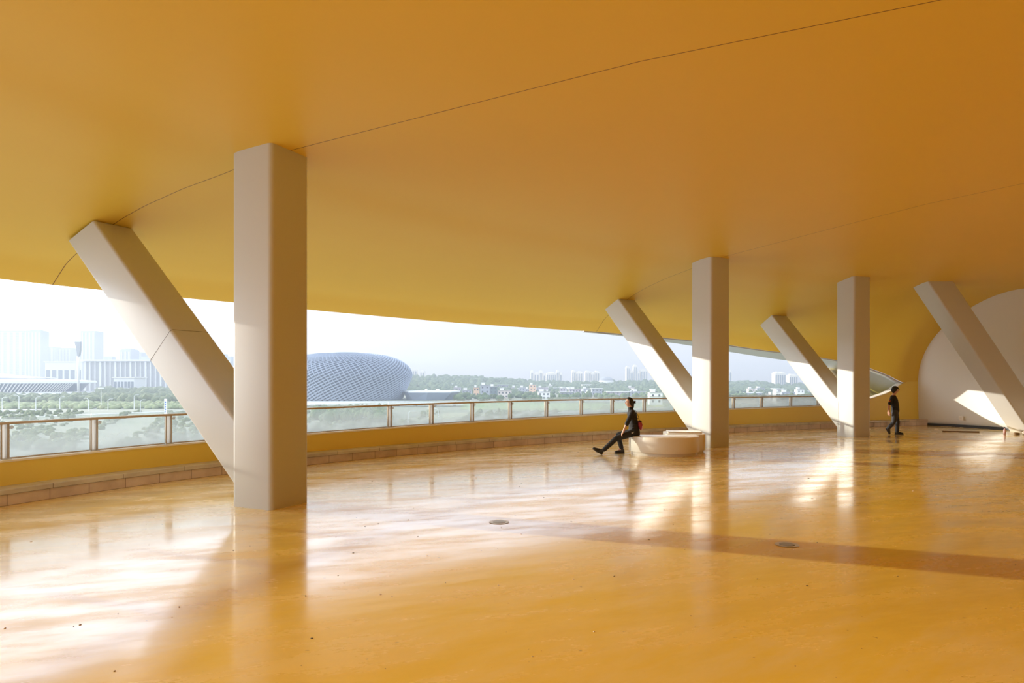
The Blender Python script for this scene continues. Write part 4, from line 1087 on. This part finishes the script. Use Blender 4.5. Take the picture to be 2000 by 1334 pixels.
def hand(bm, wrist, d, up, side, curl=.35, s=1.0):
    """palm and five separate fingers; d = pointing direction, up = back of the hand, side = thumb side"""
    d, up, side = Vector(d).normalized(), Vector(up).normalized(), Vector(side).normalized(); w = Vector(wrist)
    for k in range(4):
        a = w + side * (.026 - .0175 * k) * s; b = w + d * .085 * s + side * (.032 - .021 * k) * s
        tube_bm(bm, [a + d * .005, b], [.016 * s, .0135 * s], 10); ball(bm, b, .0135 * s, 10)
    ln = (.072, .080, .074, .056)
    for k in range(4):
        p = w + d * .088 * s + side * (.032 - .021 * k) * s; dd = (d + side * (.10 - .07 * k)).normalized(); seg = [p]
        for j, f in enumerate((.42, .33, .25)):
            ang = curl * (j + .6 + .12 * k); v = dd * math.cos(ang) - up * math.sin(ang); p = p + v * ln[k] * f * s; seg.append(p)
        tube_bm(bm, seg, [.0098 * s, .009 * s, .0082 * s, .007 * s], 10)
        for q, rr in zip(seg, (.0098, .009, .0082, .007)): ball(bm, q, rr * s, 10)
    p = w + d * .022 * s + side * .030 * s; seg = [p, p + (d * .6 + side * .7 - up * .2) * .036 * s, p + (d * 1.3 + side * .85 - up * .45) * .044 * s, p + (d * 2.0 + side * .85 - up * .7) * .044 * s]
    tube_bm(bm, seg, [.015 * s, .0125 * s, .0105 * s, .0085 * s], 10)
    for q, rr in zip(seg, (.015, .0125, .0105, .0085)): ball(bm, q, rr * s, 10)
def head_point(u, v, grow=0.0):
    """u: angle around (0 = face), v: -pi/2..pi/2; returns local (front, side, up)"""
    f, s_, z = math.cos(v) * math.cos(u), math.cos(v) * math.sin(u), math.sin(v)
    x, y, zz = f * .094, s_ * .074, z * .116
    low = max(0, -z)
    y *= 1 - .30 * low ** 1.3; 
    if f > 0: x *= 1 - .10 * low
    if f < 0: x *= 1.0 - .45 * low ** 1.2
    g = lambda a, b, sa, sb: math.exp(-((s_ - a) / sa) ** 2 - ((z - b) / sb) ** 2) * (1 if f > 0 else 0)
    x += .024 * g(0, -.17, .13, .13) + .009 * g(0, .05, .10, .2)          # nose, bridge
    x += .006 * g(0, .32, .6, .12) - .010 * (g(.40, .10, .18, .14) + g(-.40, .10, .18, .14))   # brow, eye sockets
    x += .007 * g(0, -.46, .22, .06) + .006 * g(0, -.57, .2, .05) - .003 * g(0, -.515, .25, .025) + .010 * g(0, -.82, .28, .16)
    return Vector((x + grow * f, y + grow * s_, zz + grow * z))
def head_mesh(bm, M, grow=0.0, keep=None, rough=0.0, nu=48, nv=36):
    grid = []
    for j in range(nv + 1):
        v = -math.pi / 2 + math.pi * j / nv
        row = []
        for i in range(nu):
            u = -math.pi + 2 * math.pi * i / nu
            g_ = grow + (rough * math.sin(u * 17 + j) if rough else 0)
            row.append(bm.verts.new(M @ head_point(u, v * .999, g_)))
        grid.append(row)
    for j in range(nv):
        for i in range(nu):
            v = -math.pi / 2 + math.pi * (j + .5) / nv; u = -math.pi + 2 * math.pi * (i + .5) / nu
            if keep is None or keep(u, v): bm.faces.new((grid[j][i], grid[j][(i + 1) % nu], grid[j + 1][(i + 1) % nu], grid[j + 1][i]))
    loose = [v for v in bm.verts if not v.link_faces]
    bmesh.ops.delete(bm, geom=loose, context='VERTS')
def organic(name, bm, m, parent, voxel=.006, smooth=4):
    """weld everything in bm into one continuous surface"""
    bmesh.ops.recalc_face_normals(bm, faces=bm.faces)
    me = bpy.data.meshes.new(name); bm.to_mesh(me); bm.free()
    tmp = bpy.data.objects.new('tmp', me); COL.objects.link(tmp)
    md = tmp.modifiers.new('r', 'REMESH'); md.mode = 'VOXEL'; md.voxel_size = voxel
    if smooth:
        ms = tmp.modifiers.new('s', 'SMOOTH'); ms.factor = .5; ms.iterations = smooth
    dg = bpy.context.evaluated_depsgraph_get(); dg.update()
    out = bpy.data.meshes.new_from_object(tmp.evaluated_get(dg)); bpy.data.objects.remove(tmp)
    out.name = name; out.materials.clear()
    return link_mesh(name, out, m, parent, smooth=True, world=False)
def shoe(bm_up, bm_sole, heel, toe, up, w=.046):
    """heel and toe are the sole ends"""
    h, t, u = Vector(heel), Vector(toe), Vector(up).normalized(); d = (t - h); L = d.length; d.normalize(); s = d.cross(u).normalized(); u = s.cross(d).normalized()
    prof = [(0, .038, .085), (.12, .043, .100), (.3, .043, .100), (.5, .046, .084), (.7, .052, .064), (.88, .048, .052), (1.0, .026, .036)]
    rings = []
    for (a, ww, hh) in prof:
        rings.append([bm_up.verts.new(h + d * (a * L) + s * (ww * math.cos(q)) + u * (.018 + hh * max(0, math.sin(q)))) for q in [math.pi * k / 10 for k in range(11)]])
    for a, b in zip(rings[:-1], rings[1:]):
        for k in range(10): bm_up.faces.new((a[k], a[k + 1], b[k + 1], b[k]))
        bm_up.faces.new((a[10], a[0], b[0], b[10]))
    bm_up.faces.new(rings[0][::-1]); bm_up.faces.new(rings[-1])
    for (z0, z1) in ((0, .022),):
        lo = [bm_sole.verts.new(h + d * (a * L * 1.03 - .006) + s * ww * 1.06 * sg + u * z0) for sg, pp in ((1, prof), (-1, prof[::-1])) for (a, ww, hh) in pp]
        hi = [bm_sole.verts.new(v.co + u * (z1 - z0)) for v in lo]; n = len(lo)
        bm_sole.faces.new(lo[::-1]); bm_sole.faces.new(hi)
        for k in range(n): bm_sole.faces.new((lo[k], lo[(k + 1) % n], hi[(k + 1) % n], hi[k]))
def put_part(name, bm, m, parent, smooth=True):
    bmesh.ops.recalc_face_normals(bm, faces=bm.faces)
    o = obj(name, bm, m, parent, smooth=False, world=False)
    if smooth: smooth_by_angle(o, 50)
    return o
def face_bits(M, parent, glasses):
    for sg in (1, -1):
        bm = bmesh.new(); ball(bm, M @ Vector((.073, .030 * sg, .012)), .0125, 12); put_part('eye', bm, M_eye, parent)
        bm = bmesh.new(); ball(bm, M @ Vector((.0835, .030 * sg, .012)), .0052, 10); put_part('iris', bm, M_hair, parent)
        bm = bmesh.new(); tube_bm(bm, [M @ Vector((.088, .014 * sg, .030)), M @ Vector((.087, .030 * sg, .036)), M @ Vector((.076, .047 * sg, .031))], [.003, .0032, .002], 6); put_part('eyebrow', bm, M_hair, parent)
    bm = bmesh.new(); tube_bm(bm, [M @ Vector((.083, .021, -.058)), M @ Vector((.0945, 0, -.057)), M @ Vector((.083, -.021, -.058))], [.002, .0055, .002], 8); put_part('lips', bm, M_lip, parent)
    if glasses:
        g = empty_part = None
        bm = bmesh.new()
        for sg in (1, -1):
            pts = [M @ Vector((.099 - .006 * abs(math.sin(a)) , .032 * sg + .024 * math.cos(a), .012 + .019 * math.sin(a))) for a in [2 * math.pi * k / 18 for k in range(19)]]
            tube_bm(bm, pts, .0022, 6, cap=False)
            tube_bm(bm, [M @ Vector((.097, .056 * sg, .018)), M @ Vector((.03, .077 * sg, .016)), M @ Vector((-.012, .076 * sg, .006))], .002, 6)
        tube_bm(bm, [M @ Vector((.099, .008, .016)), M @ Vector((.102, 0, .018)), M @ Vector((.099, -.008, .016))], .002, 6)
        put_part('glasses', bm, M_glassf, parent)
def frame(fwd, tilt=0.0):
    f = Vector(fwd).normalized(); up = Vector((0, 0, 1)); s = up.cross(f).normalized(); up = f.cross(s)
    return Matrix((( f.x, s.x, up.x), (f.y, s.y, up.y), (f.z, s.z, up.z))).to_4x4()

# ---------------------------------------------------------------- seated person
wm = empty('person', (3.06, 17.02, 0), 'person in black shirt and trousers sitting on the drum bench, hair tied back', 'person')
Hc = Vector((-.135, 0, 1.285)); HM = Matrix.Translation(Hc) @ frame((-1, -.10, -.03))
sh_l, sh_r = Vector((-.09, -.165, 1.055)), Vector((-.075, .17, 1.05))
el_l, wr_l = Vector((-.235, -.235, .775)), Vector((-.315, -.20, .585))
el_r, wr_r = Vector((.075, .25, .80)), Vector((.10, .235, .545))
kn_l, an_l = Vector((-.49, -.14, .395)), Vector((-.80, -.15, .115))
kn_r, an_r = Vector((-.385, .20, .455)), Vector((-.300, .17, .125))
bm = bmesh.new()
head_mesh(bm, HM)
for sg in (1, -1): ball(bm, HM @ Vector((-.008, .076 * sg, -.005)), (.017, .010, .030), 10)
limb(bm, [(-.115, 0, 1.20), (-.105, 0, 1.13), (-.085, 0, 1.06)], [.050, .050, .062])
loft(bm, [((-.03, 0, .50), .150, .115), ((-.03, 0, .62), .150, .110), ((-.04, 0, .74), .130, .098), ((-.06, 0, .88), .142, .104), ((-.075, 0, 1.0), .150, .105), ((-.085, 0, 1.07), .110, .075), ((-.09, 0, 1.10), .05, .05)])
for s_, e_, w_ in ((sh_l, el_l, wr_l), (sh_r, el_r, wr_r)): limb(bm, [s_, s_.lerp(e_, .5), e_, e_.lerp(w_, .4), w_], [.048, .043, .036, .034, .023])
hand(bm, wr_l, (-.45, .12, -.88), (-.85, -.25, .40), (0, .95, .1), curl=.38)
hand(bm, wr_r + Vector((0, 0, -.005)), (.45, .1, -.50), (.6, .1, .7), (-.4, -.9, .0), curl=.15, s=.95)
for hy, k_, a_ in ((-.085, kn_l, an_l), (.085, kn_r, an_r)):
    hp = Vector((-.05, hy, .545)); limb(bm, [hp, hp.lerp(k_, .5), k_, k_.lerp(a_, .35), a_], [.085, .075, .054, .050, .034])
limb(bm, [an_l, an_l + Vector((-.09, 0, -.01))], [.036, .030]); limb(bm, [an_r, an_r + Vector((-.08, 0, -.05))], [.036, .030])
organic('body', bm, M_skin, wm, .006, 3)
# shirt with rolled sleeves
bm = bmesh.new()
loft(bm, [((-.02, 0, .475), .172, .148), ((-.015, 0, .56), .176, .142), ((-.025, 0, .68), .160, .124), ((-.04, 0, .80), .158, .120), ((-.06, 0, .92), .168, .122), ((-.072, 0, 1.02), .172, .116), ((-.082, 0, 1.075), .130, .085), ((-.095, 0, 1.115), .066, .066)])
for s_, e_, cut in ((sh_l, el_l, .97), (sh_r, el_r, .97)): limb(bm, [s_, s_.lerp(e_, .5), s_.lerp(e_, cut)], [.062, .058, .054])
for s_, e_ in ((sh_l, el_l), (sh_r, el_r)): limb(bm, [s_.lerp(e_, .86), s_.lerp(e_, 1.02)], [.057, .055])
limb(bm, [(-.10, -.01, 1.10), (-.108, 0, 1.145)], [.066, .060])
# cloth folds at the waist
for k in range(5): limb(bm, [(-.125 + .02 * k, -.13, .56 + .07 * k), (-.03, -.150, .60 + .075 * k), (.06, -.12, .58 + .08 * k)], [.010, .020, .010], 8)
organic('shirt', bm, M_shirt, wm, .007, 4)
bm = bmesh.new()
limb(bm, [(-.15, -.135, .575), (-.10, -.162, .535), (-.06, -.165, .56)], [.018, .028, .018], 10); organic('shirt_tail', bm, M_zip, wm, .006, 3)['label'] = 'pale grey shirt tail at the hip'
# trousers
bm = bmesh.new()
loft(bm, [((-.02, 0, .468), .165, .140), ((-.03, 0, .54), .165, .135), ((-.035, 0, .62), .155, .120)])
for hy, k_, a_ in ((-.085, kn_l, an_l), (.085, kn_r, an_r)):
    hp = Vector((-.04, hy, .550)); e_ = k_.lerp(a_, .93)
    limb(bm, [hp, hp.lerp(k_, .5), k_, k_.lerp(a_, .4), e_], [.094, .088, .068, .064, .056])
    for t in (.42, .55, .68): q = k_.lerp(a_, t); limb(bm, [q + Vector((0, -.052, .01)), q + Vector((.02, -.045, -.03))], [.010, .006], 8)
organic('trousers', bm, M_trouser, wm, .007, 4)
for an, hl, tt, upv in ((an_l, Vector((-.845, -.15, .002)), Vector((-1.075, -.165, .145)), (-.5, 0, .9)), (an_r, Vector((-.235, .17, .0)), Vector((-.475, .165, .0)), (0, 0, 1))):
    b1, b2 = bmesh.new(), bmesh.new(); shoe(b1, b2, hl, tt, upv)
    p = put_part('shoe', b1, M_shoe, wm); put_part('sole', b2, M_sole, p)
    d = (tt - hl).normalized(); u_ = Vector(upv).normalized(); s_ = d.cross(u_).normalized(); bm = bmesh.new()
    for k in range(4):
        c_ = hl + d * (.085 + .026 * k) + u_ * (.098 - .009 * k); tube_bm(bm, [c_ - s_ * .026, c_ + u_ * .004, c_ + s_ * .026], .0035, 6)
    put_part('laces', bm, M_shoe, p)
    bm = bmesh.new(); limb(bm, [an, hl + d * .045 + u_ * .075, hl + d * .12 + u_ * .055], [.041, .046, .040], 12); put_part('sock', bm, M_sock, wm)
face_bits(HM, wm, True)
bm = bmesh.new()
head_mesh(bm, HM, grow=.011, keep=lambda u, v: abs(u) > 1.25 + max(0, -v) * 1.1 or v > .98 - .25 * abs(u), rough=.0025)
md_back = HM @ Vector((-.112, 0, .005)); hr_ = put_part('hair', bm, M_hair, wm); md = hr_.modifiers.new('t', 'SOLIDIFY'); md.thickness = .012; md.offset = 0
bm = bmesh.new(); ball(bm, md_back + Vector((.012, 0, 0)), (.030, .032, .036), 12); put_part('hair_bun', bm, M_hair, hr_)
bm = bmesh.new(); random.seed(9)
for k in range(7):
    a = 2 * math.pi * k / 7; tip = md_back + Vector((.045 + .012 * random.random(), .03 * math.cos(a), .035 * math.sin(a)))
    tube_bm(bm, [md_back + Vector((.01, 0, 0)), md_back.lerp(tip, .7) + Vector((.005, 0, .006)), tip], [.012, .009, .003], 6)
put_part('hair_ends', bm, M_hair, hr_)
bm = bmesh.new(); limb(bm, [HM @ Vector((-.085, 0, -.05)), HM @ Vector((-.082, 0, -.10)), HM @ Vector((-.075, 0, -.15))], [.040, .034, .026], 12); put_part('nape_hair', bm, M_hair, hr_)
# red pouch hanging at the back
pc = Vector((3.06 + .105, 17.02 - .10, .74))
pg = empty('shoulder_pouch', pc, 'small dark red pouch hanging behind the back of the seated person', 'bag')
bm = bmesh.new(); limb(bm, [(0, 0, .075), (.012, 0, .0), (.025, 0, -.08)], [.040, .058, .046], 14); organic('pouch_body', bm, M_red, pg, .006, 3)
bm = bmesh.new(); limb(bm, [(.045, -.02, -.03), (.06, -.02, -.09), (.055, -.01, -.13)], [.020, .026, .014], 10); organic('pink_scarf', bm, M_pinkc, pg, .006, 2)
bm = bmesh.new(); box_bm(bm, (0.005, 0, .085), (.075, .10, .022), bevel=.006); put_part('flap', bm, M_shirt, pg)
bm = bmesh.new(); tube_bm(bm, [(-.01, 0, .09), (-.035, -.02, .20), (-.115, -.08, .355), (-.20, -.02, .36)], .006, 8); put_part('strap', bm, M_shirt, pg)

# ---------------------------------------------------------------- walking person
mn = empty('person', (12.92, 23.05, 0), 'person walking right in dark short sleeved shirt, charcoal jeans and black shoes', 'person', rz=R(-26))
HM = Matrix.Translation((.012, 0, 1.503)) @ frame((1, .12, -.06))
bm = bmesh.new(); head_mesh(bm, HM)
for sg in (1, -1): ball(bm, HM @ Vector((-.008, .076 * sg, -.005)), (.017, .010, .030), 10)
limb(bm, [(0.0, 0, 1.42), (-.02, 0, 1.36), (-.035, 0, 1.29)], [.053, .054, .065])
loft(bm, [((.0, 0, .74), .150, .105), ((.01, 0, .84), .150, .108), ((.012, 0, .94), .130, .095), ((-.01, 0, 1.08), .150, .108), ((-.03, 0, 1.20), .165, .110), ((-.04, 0, 1.28), .125, .08), ((-.035, 0, 1.32), .055, .055)])
s1, e1, w1 = Vector((-.065, -.185, 1.245)), Vector((-.175, -.215, 1.0)), Vector((-.185, -.165, .785))
s2, e2, w2 = Vector((-.045, .185, 1.245)), Vector((-.06, .225, .99)), Vector((.05, .215, .79))
for s_, e_, w_ in ((s1, e1, w1), (s2, e2, w2)): limb(bm, [s_, s_.lerp(e_, .5), e_, e_.lerp(w_, .4), w_], [.052, .047, .038, .036, .025])
hand(bm, w1, (.02, .10, -.99), (-.55, -.8, 0), (.8, -.5, 0), curl=.35); hand(bm, w2, (.20, 0, -.98), (.3, .9, 0), (.9, -.3, 0), curl=.35)
LK, LA = Vector((.085, .075, .425)), Vector((.075, .075, .095)); RK, RA = Vector((-.03, -.085, .43)), Vector((-.205, -.09, .195))
for hy, k_, a_ in ((.08, LK, LA), (-.08, RK, RA)):
    hp = Vector((.01, hy, .80)); limb(bm, [hp, hp.lerp(k_, .5), k_, k_.lerp(a_, .35), a_], [.090, .078, .055, .052, .036])
limb(bm, [LA, LA + Vector((.08, 0, -.04))], [.036, .03]); limb(bm, [RA, RA + Vector((.04, 0, -.08))], [.036, .03])
organic('body', bm, M_skin, mn, .007, 3)
bm = bmesh.new()
loft(bm, [((.012, 0, .775), .168, .128), ((.015, 0, .86), .166, .126), ((.015, 0, .96), .155, .118), ((-.005, 0, 1.08), .168, .124), ((-.028, 0, 1.20), .182, .124), ((-.04, 0, 1.285), .140, .092), ((-.035, 0, 1.33), .066, .066)])
for s_, e_ in ((s1, e1), (s2, e2)): limb(bm, [s_, s_.lerp(e_, .45), s_.lerp(e_, .80)], [.066, .064, .062])
for k in range(4): limb(bm, [(-.08, -.14, .84 + .08 * k), (.02, -.162, .86 + .085 * k), (.10, -.11, .83 + .09 * k)], [.008, .017, .008], 8)
organic('shirt', bm, M_tee, mn, .008, 4)
q = s1.lerp(e1, .42); bm = bmesh.new(); box_bm(bm, q + Vector((-.045, -.055, -.01)), (.052, .012, .05), bevel=.004); put_part('sleeve_patch', bm, M_orange, mn)['label'] = 'orange patch on the sleeve'
bm = bmesh.new()
loft(bm, [((.005, 0, .72), .158, .118), ((.01, 0, .82), .160, .120), ((.012, 0, .90), .150, .112)])
for hy, k_, a_ in ((.08, LK, LA), (-.08, RK, RA)):
    hp = Vector((.01, hy, .80)); limb(bm, [hp, hp.lerp(k_, .5), k_, k_.lerp(a_, .4), k_.lerp(a_, .97)], [.098, .090, .070, .066, .060])
    for t in (.05, .2, .75, .88): q = k_.lerp(a_, t); limb(bm, [q + Vector((-.05, -.03, 0)), q + Vector((0, -.062, .012)), q + Vector((.045, -.04, 0))], [.006, .010, .006], 8)
organic('jeans', bm, M_jeans, mn, .008, 4)
for an, hl, tt, upv in ((LA, Vector((.01, .075, .0)), Vector((.265, .08, .0)), (0, 0, 1)), (RA, Vector((-.275, -.09, .195)), Vector((-.175, -.095, .002)), (.75, 0, .5))):
    b1, b2 = bmesh.new(), bmesh.new(); shoe(b1, b2, hl, tt, upv); p = put_part('shoe', b1, M_shoe, mn); put_part('sole', b2, M_sole, p)
    d = (tt - hl).normalized(); u_ = Vector(upv).normalized(); bm = bmesh.new(); limb(bm, [an, hl + d * .05 + u_ * .07, hl + d * .12 + u_ * .05], [.044, .047, .040], 12); put_part('sock', bm, M_sock, mn)
face_bits(HM, mn, False)
bm = bmesh.new(); head_mesh(bm, HM, grow=.016, keep=lambda u, v: abs(u) > 1.15 + max(0, -v) * 1.2 or v > .40, rough=.004)
hr_ = put_part('hair', bm, M_hair, mn); md = hr_.modifiers.new('t', 'SOLIDIFY'); md.thickness = .016; md.offset = 0
bm = bmesh.new(); random.seed(4)
for k in range(26):
    a = random.uniform(-3.1, 3.1); v = random.uniform(.35, 1.3); p = HM @ head_point(a, v, .016); q = HM @ head_point(a + .15, v - .28, .030); tube_bm(bm, [p, p.lerp(q, .5) + Vector((0, 0, .006)), q], [.012, .010, .003], 6)
put_part('hair_tufts', bm, M_hair, hr_)
